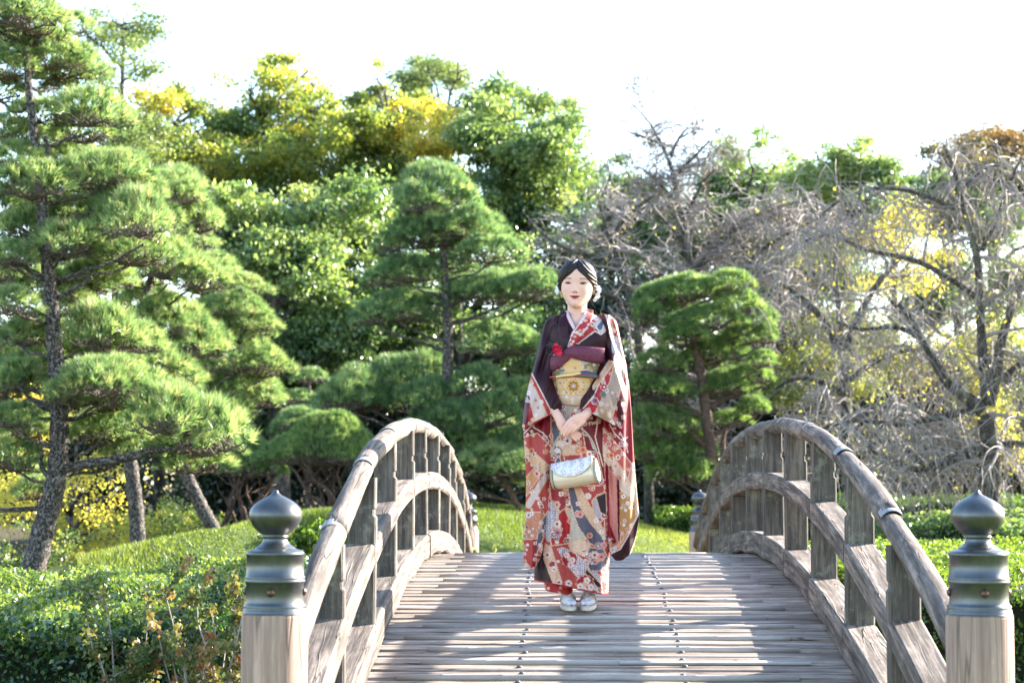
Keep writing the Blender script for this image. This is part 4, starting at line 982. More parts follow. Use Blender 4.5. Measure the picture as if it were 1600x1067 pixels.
# ============================================================ HANDBAG
BO=WO+Vector((wx(897),-.190,wz(741)))
bag=empty('handbag',BO); tag(bag,'pale gold satin handbag with a flower patterned flap and looped handle held in both hands','handbag')
BT=Matrix.Rotation(R(-19),4,'Z')@Matrix.Rotation(R(-9.5),4,'Y')
t=NT('gold_satin'); tc=t.n('ShaderNodeTexCoord'); nz=t.noise(t.mapping(tc.outputs['Object'],(3,60,60)),1.0,3); 
M['satin']=t.done(t.principled(t.mix(nz,(.60,.47,.31),(.72,.60,.43)),.42,t.bump(nz,.05,.002),.25,Anisotropic=.5).outputs[0])
M['satin_light']=plain_mat('cream_satin',(.36,.31,.21),.5,.0,80,.08,.06)
t=NT('flap_brocade'); tc=t.n('ShaderNodeTexCoord'); vo=t.n('ShaderNodeTexVoronoi'); vo.inputs['Scale'].default_value=34; t.l(t.mix(.08,tc.outputs['Object'],t.noise(tc.outputs['Object'],90,2,.5,'Color')),vo.inputs['Vector'])
sepc=t.n('ShaderNodeSeparateColor'); t.l(vo.outputs['Color'],sepc.inputs[0])
cc=t.ramp(sepc.outputs[0],[(0,(.44,.36,.42)),(.35,(.33,.26,.36)),(.55,(.58,.48,.49)),(.72,(.62,.28,.38)),(.85,(.66,.58,.44)),(1,(.45,.42,.52))])
cc=t.mix(t.ramp(vo.outputs['Distance'],[(.0,0.0),(.40,.15),(.62,1.0)]),cc,(.72,.68,.64))
M['brocade']=t.done(t.principled(cc,.42,t.bump(vo.outputs['Distance'],.25,.002),.15).outputs[0])
HW=.108
sec=[]   # side profile (y,z): teardrop, flat front, rounded bottom
for a_ in np.linspace(0,1,40,endpoint=False):
    th=a_*2*math.pi; z_=.062*math.cos(th); wid=.016+.030*(1-(z_+.062)/.124)**.65*(1 if z_>-.04 else math.sqrt(max(0,1-((z_+.04)/.0225)**2))*.9+.1)
    sec.append((math.sin(th)*min(1,abs(math.sin(th))**-.35 if abs(math.sin(th))>1e-3 else 1)*wid,z_))
b=MB(); fr=[]
for k in range(21):
    x_=-HW+2*HW*k/20; ins=1-.10*abs(2*k/20-1)**6; fr.append((BT@Vector((x_,0,0)),BT.to_3x3()@Vector((0,1,0))*ins,BT.to_3x3()@Vector((0,0,1))*ins))
b.sweep(sec,fr); b.build('bag_body',M['satin'],bag,smooth=True)
for sx in (-1,1):   # gusset: soft folded end panel
    b=MB(); n=len(sec); rings=[(HW+.001,.97,0),(HW+.010,.93,0),(HW+.014,.80,0),(HW+.004,.45,0),(HW+.002,.1,0)]
    for (x_,s_,_q) in rings:
        for (yy,zz) in sec: b.v.append(BT@Vector((sx*x_,yy*s_,zz*(.5+.5*s_))))
    for r_ in range(len(rings)-1):
        for k in range(n):
            ids=(r_*n+k,r_*n+(k+1)%n,(r_+1)*n+(k+1)%n,(r_+1)*n+k); b.poly(ids,[(0,0)]*4)
    b.build('gusset',M['satin_light'],bag,smooth=True)
b=MB(); nu,nv=34,14   # flap: over the top and down the front with a curved edge
def flap_pt(u,v,o):
    x_=(-1+2*u)*HW*1.005; drop=.016+.056*(1-abs(2*u-1)**2.6)   # how far the edge hangs below the top
    s_=v*(drop+.030); 
    if s_<.030: y_=.018-s_*1.2; z_=.062+.004*math.sin(math.pi*s_/.03)
    else:
        z_=.062-(s_-.030); y_=-(.018+.030*(1-(z_+.062)/.124)**.65)
    return BT@Vector((x_,y_-o if s_>=.02 else y_-o*.5,z_+o*(1.0 if s_<.03 else 0)))
for o_ in (.0025,.006):
    for iu in range(nu+1):
        for iv in range(nv+1): b.v.append(flap_pt(iu/nu,iv/nv,o_))
K=(nu+1)*(nv+1)
for iu in range(nu):
    for iv in range(nv):
        q=iu*(nv+1)+iv; b.poly((K+q,K+q+1,K+q+nv+2,K+q+nv+1),[(0,0)]*4); b.poly((q,q+nv+1,q+nv+2,q+1),[(0,0)]*4)
for iu in range(nu): q=iu*(nv+1)+nv; b.poly((q,q+nv+1,K+q+nv+1,K+q),[(0,0)]*4)
for iv in range(nv):
    b.poly((iv+1,iv,K+iv,K+iv+1),[(0,0)]*4); q=nu*(nv+1)+iv; b.poly((q,q+1,K+q+1,K+q),[(0,0)]*4)
fl=b.build('flap',M['brocade'],bag,smooth=False)
b=MB(); b.tube([flap_pt(u,1.0,.005) for u in np.linspace(0,1,40)],.0018,8); b.build('flap_piping',M['satin'],fl,smooth=True)
hp=resample([(wx(860.5)-BO.x+WO.x,.035,wz(717)-BO.z+WO.z),(wx(862)-BO.x+WO.x,.025,wz(702)-BO.z+WO.z),(wx(869)-BO.x+WO.x,.0,wz(688)-BO.z+WO.z),(wx(878)-BO.x+WO.x,-.012,wz(676)-BO.z+WO.z),(wx(893)-BO.x+WO.x,-.014,wz(668)-BO.z+WO.z),(wx(907)-BO.x+WO.x,-.012,wz(670)-BO.z+WO.z),(wx(918)-BO.x+WO.x,-.02,wz(681)-BO.z+WO.z),(wx(926)-BO.x+WO.x,-.035,wz(695)-BO.z+WO.z),(wx(930.5)-BO.x+WO.x,-.045,wz(709)-BO.z+WO.z)],5)
b=MB(); fr=[]
for k in range(len(hp)):
    tg=Vector(hp[min(k+1,len(hp)-1)]-hp[max(k-1,0)]).normalized(); A=Vector((.35,-1,0)).normalized(); A=(A-tg*A.dot(tg)).normalized(); fr.append((Vector(hp[k]),A,tg.cross(A)))
b.sweep([(-.009,-.0028),(.009,-.0028),(.0095,0),(.009,.0028),(-.009,.0028),(-.0095,0)],fr); b.build('handle',M['satin_light'],bag,smooth=False)
for p_ in (hp[0],hp[-1]):
    b=MB(); c=Vector(p_)+Vector((0,0,-.004)); b.tube([c+Vector((math.cos(a_)*.007,0,math.sin(a_)*.007)) for a_ in np.linspace(0,2*math.pi,14)],.0016,6); b.build('handle_ring',M['iron'],bag,smooth=True)
# ============================================================ PLANTS
RG=np.random.default_rng(21)
M['pine_bark']=bark_mat('pine_bark',(.30,.26,.235),(.085,.07,.062),7,bump=1.0)
M['red_bark']=bark_mat('red_pine_bark',(.30,.20,.16),(.12,.075,.06),9,bump=.8)
M['bark']=bark_mat('grey_bark',(.17,.15,.135),(.065,.055,.05),8,bump=.7,lichen=(.24,.24,.17))
M['twig']=plain_mat('bare_twigs',(.27,.228,.205),.75,0,3,.1,.3)
M['dark_twig']=plain_mat('pine_twigs',(.10,.075,.055),.85,0,6,.1,.35)
M['needle']=leaf_mat('pine_needles',[(0,(.060,.115,.052)),(.4,(.155,.24,.105)),(.8,(.31,.38,.17)),(1,(.42,.40,.22))],rough=.36,trans=.46,tcol=(1.7,1.75,1.1),spec=.6,nscale=1.2)
M['needle_blue']=leaf_mat('pine_needles_deep',[(0,(.055,.115,.062)),(.5,(.135,.22,.10)),(.85,(.27,.36,.15)),(1,(.36,.39,.20))],rough=.36,trans=.44,tcol=(1.7,1.75,1.1),spec=.6,nscale=1.2)
M['needle_bright']=leaf_mat('pine_needles_bright',[(0,(.060,.125,.055)),(.5,(.145,.23,.090)),(1,(.29,.35,.14))],rough=.38,trans=.46,tcol=(1.7,1.75,1.0),spec=.6)
def norm(a): return a/(np.linalg.norm(a,axis=-1,keepdims=True)+1e-9)

def pad_meshes(name,Rr,Hh,seed,mat,nl=.100,nw=.0032,sp=.052,K=24,full=False):
    """a clipped cloud of pine needles: tufts of needles over a lumpy dome, bare twigs under it"""
    g=np.random.default_rng(seed); nT=int(math.pi*Rr*Rr/sp**2*(1.5 if not full else 2.0))
    lob=[(g.uniform(0,2*np.pi),g.uniform(.35,.8)*Rr,g.uniform(.28,.5)*Rr,g.uniform(.3,1.0)) for _ in range(9)]
    a=g.uniform(0,2*np.pi,nT); r=np.sqrt(g.uniform(0,1,nT)); edge=1+.12*np.sin(a*3+seed)+.09*np.sin(a*5+2*seed)+.05*np.sin(a*9)
    x=r*Rr*edge*np.cos(a); y=r*Rr*edge*np.sin(a); base=Hh*(1-r**2.3)
    lump=sum(hh*Hh*.30*np.exp(-((x-l*math.cos(t))**2+(y-l*math.sin(t))**2)/(w*w)) for t,l,w,hh in lob)
    depth=g.exponential(.10,nT)*Hh; depth[g.random(nT)<.4]*=.25
    z=base+lump-depth*(1-r*.6)-.12*Hh
    nrm_=norm(np.stack([x/Rr**2,y/Rr**2,np.full(nT,.9)/max(Hh,.1)*.42],1)); ax=norm(nrm_+np.array([0,0,.35])+g.normal(0,.22,(nT,3)))
    ax[:,2]=np.where(r>.85,ax[:,2]*.6,ax[:,2]); ax=norm(ax)
    # needles
    c=np.repeat(np.stack([x,y,z],1),K,0); A=np.repeat(ax,K,0); n=len(c)
    u=norm(np.cross(A,g.normal(size=(n,3)))); al=g.uniform(.12,1.05,n); d=norm(A*np.cos(al)[:,None]+u*np.sin(al)[:,None])
    s=norm(np.cross(d,g.normal(size=(n,3)))); L=nl*g.uniform(.65,1.1,n)[:,None]; w=nw*g.uniform(.8,1.2,n)[:,None]
    c=c+A*g.uniform(-.015,.025,n)[:,None]
    V=np.empty((n,3,3)); V[:,0]=c-s*w; V[:,1]=c+s*w; V[:,2]=c+d*L+np.array([0,0,-.1])*L*g.random(n)[:,None]
    tr=np.clip(.45+.27*g.normal(size=nT),0,.95); tr[g.random(nT)<.03]=.98
    rnd=np.repeat(tr,K*3)+g.normal(0,.05,n*3)
    me=np_mesh(name,V.reshape(-1,3),np.arange(n*3).reshape(-1,3),mat,attr=np.clip(rnd,0,1))
    b=MB(); rr=random.Random(seed)
    nm=7 if Rr<.5 else 10
    for k in range(nm):
        a0=2*math.pi*k/nm+rr.uniform(-.3,.3); L=Rr*rr.uniform(.65,.95); p=[Vector((0,0,-.34*Hh))]; 
        for q in range(1,5): f=q/4; p.append(Vector((math.cos(a0+f*rr.uniform(-.25,.25))*L*f,math.sin(a0+f*rr.uniform(-.25,.25))*L*f,-.34*Hh+Hh*(.1*f+.35*f*(1-f))+rr.uniform(-.02,.02))))
        b.tube(p,[.014*(.5+Rr)*(1-.18*q) for q in range(5)],5,caps=False)
        for q in range(1,5):
            for m in range(4 if Rr>.5 else 3):
                d_=Vector((rr.uniform(-1,1),rr.uniform(-1,1),rr.uniform(-.05,.8))).normalized(); p1=p[q]+d_*Rr*.16; p2=p1+(d_+Vector((rr.uniform(-.5,.5),rr.uniform(-.5,.5),.4))).normalized()*Rr*.15
                b.tube([p[q],p1,p2],[.0055,.0042,.0022],4,caps=False)
    return me,b.mesh(name+'_twigs',M['dark_twig'])
PADS={}
for key,mat in (('a','needle'),('b','needle_blue'),('c','needle_bright')):
    PADS[key]=[(.30,*pad_meshes('pad',.30,.17,3,M[mat])),(.46,*pad_meshes('pad',.46,.24,5,M[mat])),(.46,*pad_meshes('pad',.46,.26,8,M[mat])),(.70,*pad_meshes('pad',.70,.34,11,M[mat],sp=.062))]
def add_pad(parent,p,Rx,Hz,key,rng,tilt=(0,0)):
    opts=PADS[key]; best=min(range(len(opts)),key=lambda i:abs(opts[i][0]-Rx)+rng.uniform(0,.05)); R0,me,tw=opts[best]
    o=mobj('foliage_pad',me,parent); s=Rx/R0; H0=(.17,.24,.26,.34)[best]
    o.location=p; o.scale=(s,s*rng.uniform(.85,1.1),max(.5,min(1.7,Hz/H0))); o.rotation_euler=(tilt[0]+rng.uniform(-.08,.08),tilt[1]+rng.uniform(-.08,.08),rng.uniform(0,6.28))
    mobj('pad_twigs',tw,o); return o
def path3(pts,depth):
    """[(px,py,width px,depth offset)] -> positions, radii"""
    P_=[];r_=[]
    for t_ in pts:
        dd=depth+(t_[3] if len(t_)>3 else 0); P_.append(at(t_[0],t_[1],dd)); r_.append(t_[2]*dd/F/2)
    A=np.array([[*p,r] for p,r in zip(P_,r_)]); A=resample(A,5); return [Vector(a[:3]) for a in A],list(A[:,3])
def limb(b,p0,p1,r0,r1,rng,n=7,sag=.0,wob=.06,sides=8):
    p0,p1=Vector(p0),Vector(p1); L=(p1-p0).length; pts=[];rad=[]; w1=rng.uniform(0,6);w2=rng.uniform(0,6)
    side=Vector((-(p1-p0).y,(p1-p0).x,0)).normalized() if abs((p1-p0).x)+abs((p1-p0).y)>1e-3 else Vector((1,0,0))
    for k in range(n+1):
        t_=k/n; e=math.sin(math.pi*t_); pts.append(p0.lerp(p1,t_)+Vector((0,0,-sag*L*e+wob*L*.6*math.sin(t_*9+w1)*e))+side*(wob*L*math.sin(t_*7+w2)*e)); rad.append(r0+(r1-r0)*t_**.8)
    b.tube(pts,rad,sides,caps=True); return pts
def pine(name,label,cat,depth,trunk,pads,key,group=None,bark='pine_bark',seed=1,extra=1.0,limbs=(),branch_r=.022):
    rng=random.Random(seed); base=at(trunk[0][0],trunk[0][1],depth+(trunk[0][3] if len(trunk[0])>3 else 0)); gzv=min(base.z,gz(base.x,base.y))
    root=empty(name,(base.x,base.y,gzv)); tag(root,label,cat,group); O=Vector(root.location)
    tp,tr=path3(trunk,depth); tp=[Vector((base.x,base.y,gzv-.15))]+tp; tr=[tr[0]*1.25]+tr
    b=MB(); b.tube([p-O for p in tp],[r*(1+.06*math.sin(i*2.3)) for i,r in enumerate(tr)],18); lb=b
    for lp in limbs:
        pp,rr=path3(lp,depth); l1=MB(); l1.tube([p-O for p in pp],rr,10); l1.build('limb',M[bark],root,smooth=True)
    for pd in pads:
        px,py,hw,hh=pd[:4]; dd=pd[4] if len(pd)>4 else rng.uniform(-.35,.35); D=depth+dd; c=at(px,py+hh*.5,D); Rx=hw*(1.02 if key=='a' else 1.0)*D/F; Hz=max(.12,hh*(1.75 if key=='a' else 1.6)*D/F-.08)
        # wide pads are made of several lapping clouds
        nsub=1 if Rx<.62 else (2 if Rx<.9 else 3)
        for q in range(nsub):
            off=0 if nsub==1 else (q/(nsub-1)-.5)*2*(Rx-Rx/nsub*1.15); r2=Rx if nsub==1 else Rx/nsub*1.35
            p=c+Vector((off,rng.uniform(-.2,.2),rng.uniform(-.05,.05)-.10*abs(off)/max(Rx,.1)*Hz)); add_pad(root,p-O,r2,Hz,key,rng)
        if rng.random()<(.6 if key=='a' else .3)*extra: add_pad(root,c+Vector((rng.uniform(-.3,.3)*Rx,Rx*rng.uniform(.6,1.0),rng.uniform(-.1,.12)))-O,Rx*.8 if Rx<.8 else .6,Hz,key,rng)
        # a limb from the trunk to the underside of the pad
        tgt=c+Vector((0,0,-.30*Hz)); cand=[(abs(p.z-(tgt.z-.28*abs(p.x-tgt.x)-.05)),i) for i,p in enumerate(tp)]; i=min(cand)[1]
        L=(tp[i]-tgt).length
        if not (len(pd)>5 and pd[5]==0): limb(lb,tp[i]-O,tgt-O,min(tr[i]*.6,branch_r*(.6+.35*L)),.012,rng,sag=.05,wob=.05)
    b.build('trunk',M[bark],root,smooth=True); return root

# --- the tall garden pine in front on the left
pine('black_pine','tall cloud pruned pine with a leaning dark trunk rising behind the dark hedge','pine tree',17.0,
 [(42,935,44),(58,860,38),(76,800,35),(92,735,32),(94,660,29),(88,560,26),(80,470,23),(72,390,20),(66,320,18),(60,255,15),(50,190,13),(43,120,11),(40,60,9),(34,-10,8),(28,-90,6)],
 [(50,28,66,28),(-10,18,50,26),(75,84,78,26),(20,104,50,22),(92,122,44,18,.5),(55,172,54,22),(142,182,66,28),(15,205,40,20),(25,246,48,24),(60,284,66,28),(155,268,82,32),(215,292,45,22,.4),(192,334,70,40),(100,372,60,28),(35,352,50,26),(225,352,48,34,-.3),(15,398,40,22),
  (205,392,72,26,.4),(22,468,44,24),(120,440,52,24,.6),(160,510,62,34),(210,535,40,24,.3),(30,522,42,22),(28,585,46,26),(110,560,40,20,.7),(165,600,72,32),(110,620,40,22,-.3),(230,600,45,24,.3),
  (268,655,62,34,-.2,0),(325,672,60,38,-.1,0),(300,700,70,26,.3,0),(165,665,58,26,.2),(20,650,44,22),(25,712,50,26),(215,690,44,20,.5),(5,140,50,24,.9),(60,215,52,22,.9),(0,320,50,26,.8),(70,330,46,22,1.0),(70,440,50,24,.9),(-5,430,44,24,.3),(75,510,46,22,.9),(0,560,46,24,.5),(65,560,40,20,.9),(60,655,44,20,.9),(5,610,40,22,.2),(120,330,44,22,.8),(150,440,50,24,.9),(110,255,50,24,.8),(0,60,50,24,.7),(110,45,40,22,.8),(120,470,44,22,.6),(180,560,46,22,.7),(60,760,40,18,.6)],'a',seed=4,
 limbs=[[(96,732,17,0),(150,722,15,-.1),(200,716,14,-.15),(238,704,12,-.1),(262,690,11,-.1),(295,676,9,-.1),(335,668,6,0)],[(238,704,9,-.1),(262,704,8,-.3),(300,694,6,-.3),(340,690,4,-.2)],
        [(84,640,11),(62,636,9),(48,618,8),(30,636,6),(0,640,5)],[(92,790,9),(40,796,8),(-10,797,7)],[(90,760,8),(65,735,8),(62,715,7),(68,700,6)],
        [(70,400,12),(115,385,11),(150,365,10),(175,352,8),(215,340,6)],[(86,470,8),(110,455,7),(150,430,6)],[(62,270,9),(80,235,8),(66,210,7)],[(80,440,9),(50,425,8),(30,410,7),(0,420,6)]])
# --- the two pines behind it
pine('black_pine','pale green pine with an upright slim trunk rising from the foot of the mound','pine tree',20.0,
 [(216,872,25),(214,800,24),(206,740,23),(200,690,20),(196,620,18),(205,540,15),(232,450,12),(252,380,10),(262,310,8),(268,270,6)],
 [(268,286,46,22),(228,300,40,20),(290,306,40,20),(250,345,50,24),(300,340,44,22),(210,420,56,26),(262,418,60,30),(310,425,46,24),(225,470,52,24),(258,508,62,30),(300,535,50,24),(235,560,60,26),(275,588,52,24),(200,640,50,24),(260,640,60,24)],'a',seed=9)
pine('black_pine','broad layered pine on a trunk leaning to the left at the edge of the lawn','pine tree',22.0,
 [(338,834,23),(322,806,22),(304,770,21),(288,735,19),(280,690,16),(288,620,14),(310,550,12),(335,470,9),(330,400,7),(310,360,5)],
 [(302,378,38,18),(322,408,44,20),(345,432,50,20),(378,446,42,18),(358,482,62,22),(395,495,40,18),(330,516,56,26),(380,520,48,24),(365,560,66,28),(410,575,42,22),(372,605,62,28),(330,600,50,24),(408,625,36,18),(350,640,50,22)],'a',seed=12)
# --- centre pine behind the left railing
pine('black_pine','deep green cloud pruned pine with tiered flat pads behind the left railing','pine tree',26.0,
 [(700,812,22),(699,740,21),(697,660,20),(699,590,18),(701,520,16),(697,450,14),(692,390,11),(688,340,8),(686,300,5)],
 [(685,302,60,34),(655,318,40,24),(718,318,38,24),(700,352,84,26),(660,366,50,22),(745,372,44,20),(612,380,28,18),(766,395,56,22),(640,425,60,22),(600,432,34,18),(700,412,40,16,.4),(790,452,80,25),(735,446,44,20),(845,448,34,18),(618,480,64,24),(672,478,46,22),(585,488,34,18),
  (775,536,58,26),(815,530,34,20),(640,578,66,30),(600,590,44,24),(575,612,64,30),(540,618,44,24),(660,618,60,28),(750,600,50,26),(765,640,58,28),(810,625,40,24),(700,655,60,26),(765,700,66,32),(720,690,50,28),(810,690,44,26)],'b',seed=15,branch_r=.03)
pine('low_pine','low spreading pine with reddish limbs beside the far left end post','pine tree',25.0,
 [(815,800,9),(802,778,9),(790,752,9),(776,738,7)],[(760,728,54,20),(715,738,44,18),(805,732,48,20),(840,742,36,18),(690,726,40,20,.5)],'a',bark='red_bark',seed=17)
# --- right pine
pine('red_pine','rounded bright green pine with a reddish trunk left of the right railing','pine tree',27.0,
 [(1122,812,22),(1119,760,21),(1110,700,19),(1103,640,17),(1096,590,15),(1088,545,13),(1076,500,10),(1064,465,8)],
 [(1065,450,62,22),(1025,462,34,18),(1098,444,40,18),(1142,440,34,18),(1012,486,24,18),(1052,492,44,20),(1100,494,62,22),(1150,478,40,22),(1180,496,34,22),(1196,522,24,18),(1072,520,44,18),(1118,545,50,22),(1160,530,36,18),(1030,557,40,20),(1070,575,34,16,.5),
  (1030,608,52,24),(1000,600,26,16),(1135,600,44,22),(1175,580,30,18),(1190,560,24,16),(1020,660,44,26),(1060,650,36,20),(1075,700,44,26),(1050,730,40,24),(1092,745,36,22),(1015,700,34,22),(1142,655,32,16),(1180,640,28,14)],'c',bark='red_bark',seed=19,branch_r=.028,
 limbs=[[(1106,660,9),(1080,640,8),(1055,628,7),(1040,622,5)],[(1112,705,9),(1095,690,8),(1080,680,6)],[(1104,640,9),(1130,622,8),(1165,612,6),(1200,602,4)],[(1122,750,10),(1132,715,9),(1128,690,7),(1135,665,6)]])
# --- small pines and clipped mounds on the left
pine('small_pine','small dark pine of three stacked pads beyond the clipped mound','pine tree',33.0,
 [(482,740,7),(481,680,6),(484,630,6),(483,596,4)],[(484,590,30,14),(466,620,28,13),(505,622,28,12),(478,652,48,20),(520,660,36,16),(455,672,40,20)],'b',seed=23)
M['needle_clip']=M['needle_bright']
for (cx,cy,hw,hh,D,base,lab,seed) in ((506,700,96,38,24.5,(520,800),'wide clipped pine mound with a flat underside just behind the left railing',31),(392,724,52,30,25.0,(372,832),'smaller clipped pine mound on bare twisting stems left of the wide one',33)):
    rng=random.Random(seed); bp=at(base[0],base[1],D); O=Vector((bp.x,bp.y,gz(bp.x,bp.y))); root=empty('clipped_pine',O); tag(root,lab,'shrub',group='clipped pine mounds')
    c=at(cx,cy+hh*.35,D); Rx=hw*D/F; Hz=hh*1.25*D/F
    me,tw=pad_meshes('mound',Rx,Hz,seed,M['needle_clip'],nl=.07,nw=.0026,sp=.036,K=18,full=True); o=mobj('foliage_pad',me,root,c-O); o.scale=(1,.8,1); mobj('pad_twigs',tw,o)
    b=MB()
    for k in range(9):
        a=rng.uniform(0,6.28); f=rng.uniform(.2,.85); tgt=c-O+Vector((math.cos(a)*Rx*f,math.sin(a)*Rx*.6*f,-Hz*.1)); st=Vector((rng.uniform(-.25,.25),rng.uniform(-.2,.2),-.1)); pts=limb(b,st,tgt,.032,.012,rng,wob=.09,sides=7)
        for q in range(3):
            m=pts[rng.randint(3,6)]; limb(b,m,m+Vector((rng.uniform(-.35,.35),rng.uniform(-.3,.3),rng.uniform(.1,.35))),.012,.005,rng,n=4,sides=5)
    b.build('stems',M['red_bark'],root,smooth=True)

# ------------------------------------------------------------ broadleaf trees
def leaves(cent,n,size,g,spread_n=None,droop=.0,flat=.35):
    """n diamond leaves at random points given by cent(n)"""
    c,nr,rnd=cent(n); n=len(c)
    d=norm(g.normal(size=(n,3))+np.array([0,0,-droop])+nr*.3); u=norm(np.cross(d,g.normal(size=(n,3))+nr*1.2)); L=size*g.uniform(.6,1.25,n)[:,None]; W=L*.30
    V=np.empty((n,4,3)); V[:,0]=c-d*L*.5; V[:,1]=c+u*W; V[:,2]=c+d*L*.5; V[:,3]=c-u*W
    return V.reshape(-1,3),np.arange(n*4).reshape(-1,4),np.repeat(rnd,4)
def crown_fn(clumps,g,n_total,hv=.15,per=46,sig=.15):
    """clumps: (x,y,z,rx,rz,hue); leaves gather in small sprays scattered through each clump, thicker near its outside, with gaps between"""
    C=np.array([c[:6] for c in clumps]); w=(C[:,3]**2*C[:,4])**.5; w/=w.sum()
    # boughs: flattened leafy arms of uneven size inside each clump
    B_=max(12,int(len(C)*13)); kb=g.choice(len(C),B_,p=w); sd=norm(g.normal(size=(B_,3))); sr=g.uniform(.1,1.1,(B_,1))**.6; bo=C[kb,:3]+sd*sr*np.stack([C[kb,3],C[kb,3],C[kb,4]],1); br=C[kb,3]*g.uniform(.18,.42,B_); bh=C[kb,5]+g.normal(0,.10,B_)
    S_=max(20,int(n_total/per)); wb=br**2; wb/=wb.sum(); q=g.choice(B_,S_,p=wb); u=norm(g.normal(size=(S_,3)))*g.uniform(.2,1.15,(S_,1))
    spr=bo[q]+u*br[q][:,None]*np.array([1,1,.52]); h=np.clip(bh[q]+g.normal(0,hv*.8,S_),0,1); ss=sig*g.uniform(.55,1.4,S_); cen=bo[q]
    def f(n):
        q=g.integers(0,S_,n); c=spr[q]+g.normal(0,1,(n,3))*ss[q][:,None]*np.array([1,1,.6]); nr=norm(c-cen[q]); nr[:,2]+=.4; return c,norm(nr),np.clip(h[q]+g.normal(0,.06,n),0,1)
    return f
M['leaf_yg']=leaf_mat('autumn_green_leaves',[(0,(.060,.110,.038)),(.35,(.16,.225,.075)),(.6,(.32,.35,.09)),(.8,(.48,.43,.09)),(1,(.58,.44,.10))],rough=.4,trans=.5,tcol=(1.5,1.5,.7))
M['leaf_g']=leaf_mat('glossy_green_leaves',[(0,(.040,.085,.040)),(.4,(.12,.185,.072)),(.75,(.27,.335,.13)),(1,(.42,.44,.20))],rough=.33,trans=.45,tcol=(1.5,1.6,.8),spec=.7)
M['leaf_pale']=leaf_mat('pale_green_leaves',[(0,(.09,.13,.06)),(.5,(.18,.23,.10)),(1,(.32,.33,.14))],rough=.45,trans=.45)
M['leaf_red']=leaf_mat('rust_leaves',[(0,(.08,.10,.03)),(.45,(.15,.14,.05)),(.8,(.23,.17,.07)),(1,(.30,.19,.09))],rough=.5,trans=.4,tcol=(1.4,1.1,.6))
M['leaf_shaded']=leaf_mat('shaded_evergreen_leaves',[(0,(.007,.017,.009)),(.6,(.018,.038,.018)),(1,(.05,.08,.03))],rough=.35,trans=.2,spec=.6)  # near-black leaf colour carries the deep shade under the trees
NMUL=1.1
def tree(label,depth,trunk,clumps,mat,n,size,seed,cat='tree',name='broadleaf_tree',group='trees of the wood behind the garden',droop=.3,hue=.4,hv=.17,sig=.145,barkm='bark'):
    rng=random.Random(seed); g=np.random.default_rng(seed); base=at(trunk[0][0],trunk[0][1],depth); O=Vector((base.x,base.y,gz(base.x,base.y)))
    root=empty(name,O); tag(root,label,cat,group); tp,tr=path3(trunk,depth); tp=[Vector((base.x,base.y,O.z-.2))]+tp; tr=[tr[0]*1.2]+tr
    b=MB(); b.tube([p-O for p in tp],tr,10); C_=[]
    for cl in clumps:
        px,py,hw,hh=cl[:4]; h=cl[4] if len(cl)>4 else hue; dd=cl[5] if len(cl)>5 else rng.uniform(-1.6,1.6); D=depth+dd; p=at(px,py,D); rx=hw*D/F; rz=hh*D/F
        m=2 if rx>.8 else 1
        for _ in range(m):
            v=Vector((rng.gauss(0,.22)*rx,rng.gauss(0,.45)*rx,rng.gauss(0,.2)*rz)); s=rng.uniform(.9,1.25); C_.append((p.x-O.x+v.x,p.y-O.y+v.y,p.z-O.z+v.z,rx*s,rz*s,h+rng.gauss(0,.04)))
        i=min((abs(q.z-(p.z-.55*abs(p.x-q.x)-.6*rz)),k) for k,q in enumerate(tp))[1]
        pts=limb(b,tp[i]-O,p-O,max(.03,tr[i]*.55),.02,rng,wob=.06,sides=6,sag=-.05)
        for _ in range(5):
            q=pts[rng.randint(3,7)]; limb(b,q,q+Vector((rng.gauss(0,.5)*rx,rng.gauss(0,.5)*rx,rng.uniform(.1,.8)*rz)),.022,.006,rng,n=4,sides=4,wob=.1)
    b.build('trunk',M[barkm],root,smooth=True)
    V,Fc,r=leaves(crown_fn(C_,g,int(n*NMUL),hv=hv,sig=sig),int(n*NMUL),size*.80,g,droop=droop); mobj('crown',np_mesh('crown',V,Fc,M[mat],attr=r),root); return root
tree('thin pale green tree at the upper left behind the nearest pine',36,[(175,800,14),(178,500,13),(185,300,10),(190,150,7),(195,40,4)],
 [(185,40,50,36),(210,95,36,30),(150,120,50,40),(190,190,60,44),(140,60,30,30),(170,240,50,40),(110,200,40,40)],'leaf_pale',15000,.085,101,hv=.2)
tree('yellow tipped tree between the pale tree and the tallest tree',42,[(250,800,20),(245,500,17),(240,300,14),(262,200,9)],
 [(270,160,44,26,.78),(232,205,46,36,.35),(255,240,50,30,.45),(300,170,26,18,.8),(215,270,46,36,.3),(300,230,36,36,.25),(240,330,60,50,.25),(190,350,60,60,.2),(320,255,40,30,.62),(220,180,30,30,.6),(290,185,36,30,.5),(200,250,40,40,.35),(340,270,40,40,.4)],'leaf_yg',36000,.12,102,hv=.16)
tree('tallest tree, its open crown green and yellow with dark forked limbs',44,[(395,800,30),(388,600,28),(385,450,24),(384,330,20),(392,260,15),(408,190,10),(414,120,5)],
 [(415,88,30,26,.6),(450,110,44,30,.62),(482,112,28,20,.8),(420,160,44,36,.38),(475,165,50,34,.5),(500,130,22,18,.8),(345,200,52,30,.25),(310,225,46,30,.3),(330,240,50,22,.75),(385,225,50,22,.7),(430,215,40,26,.4),(350,285,56,30,.72),(300,300,40,24,.78),
  (400,300,60,34,.2),(340,350,70,50,.18),(480,230,50,40,.4),(390,140,34,40,.4),(440,150,40,40,.55),(380,190,50,36,.4),(500,170,40,40,.45),(330,215,50,36,.55),(450,250,60,36,.4),(415,420,80,60,.2),(350,450,60,60,.15)],'leaf_yg',52000,.13,103,hv=.14)
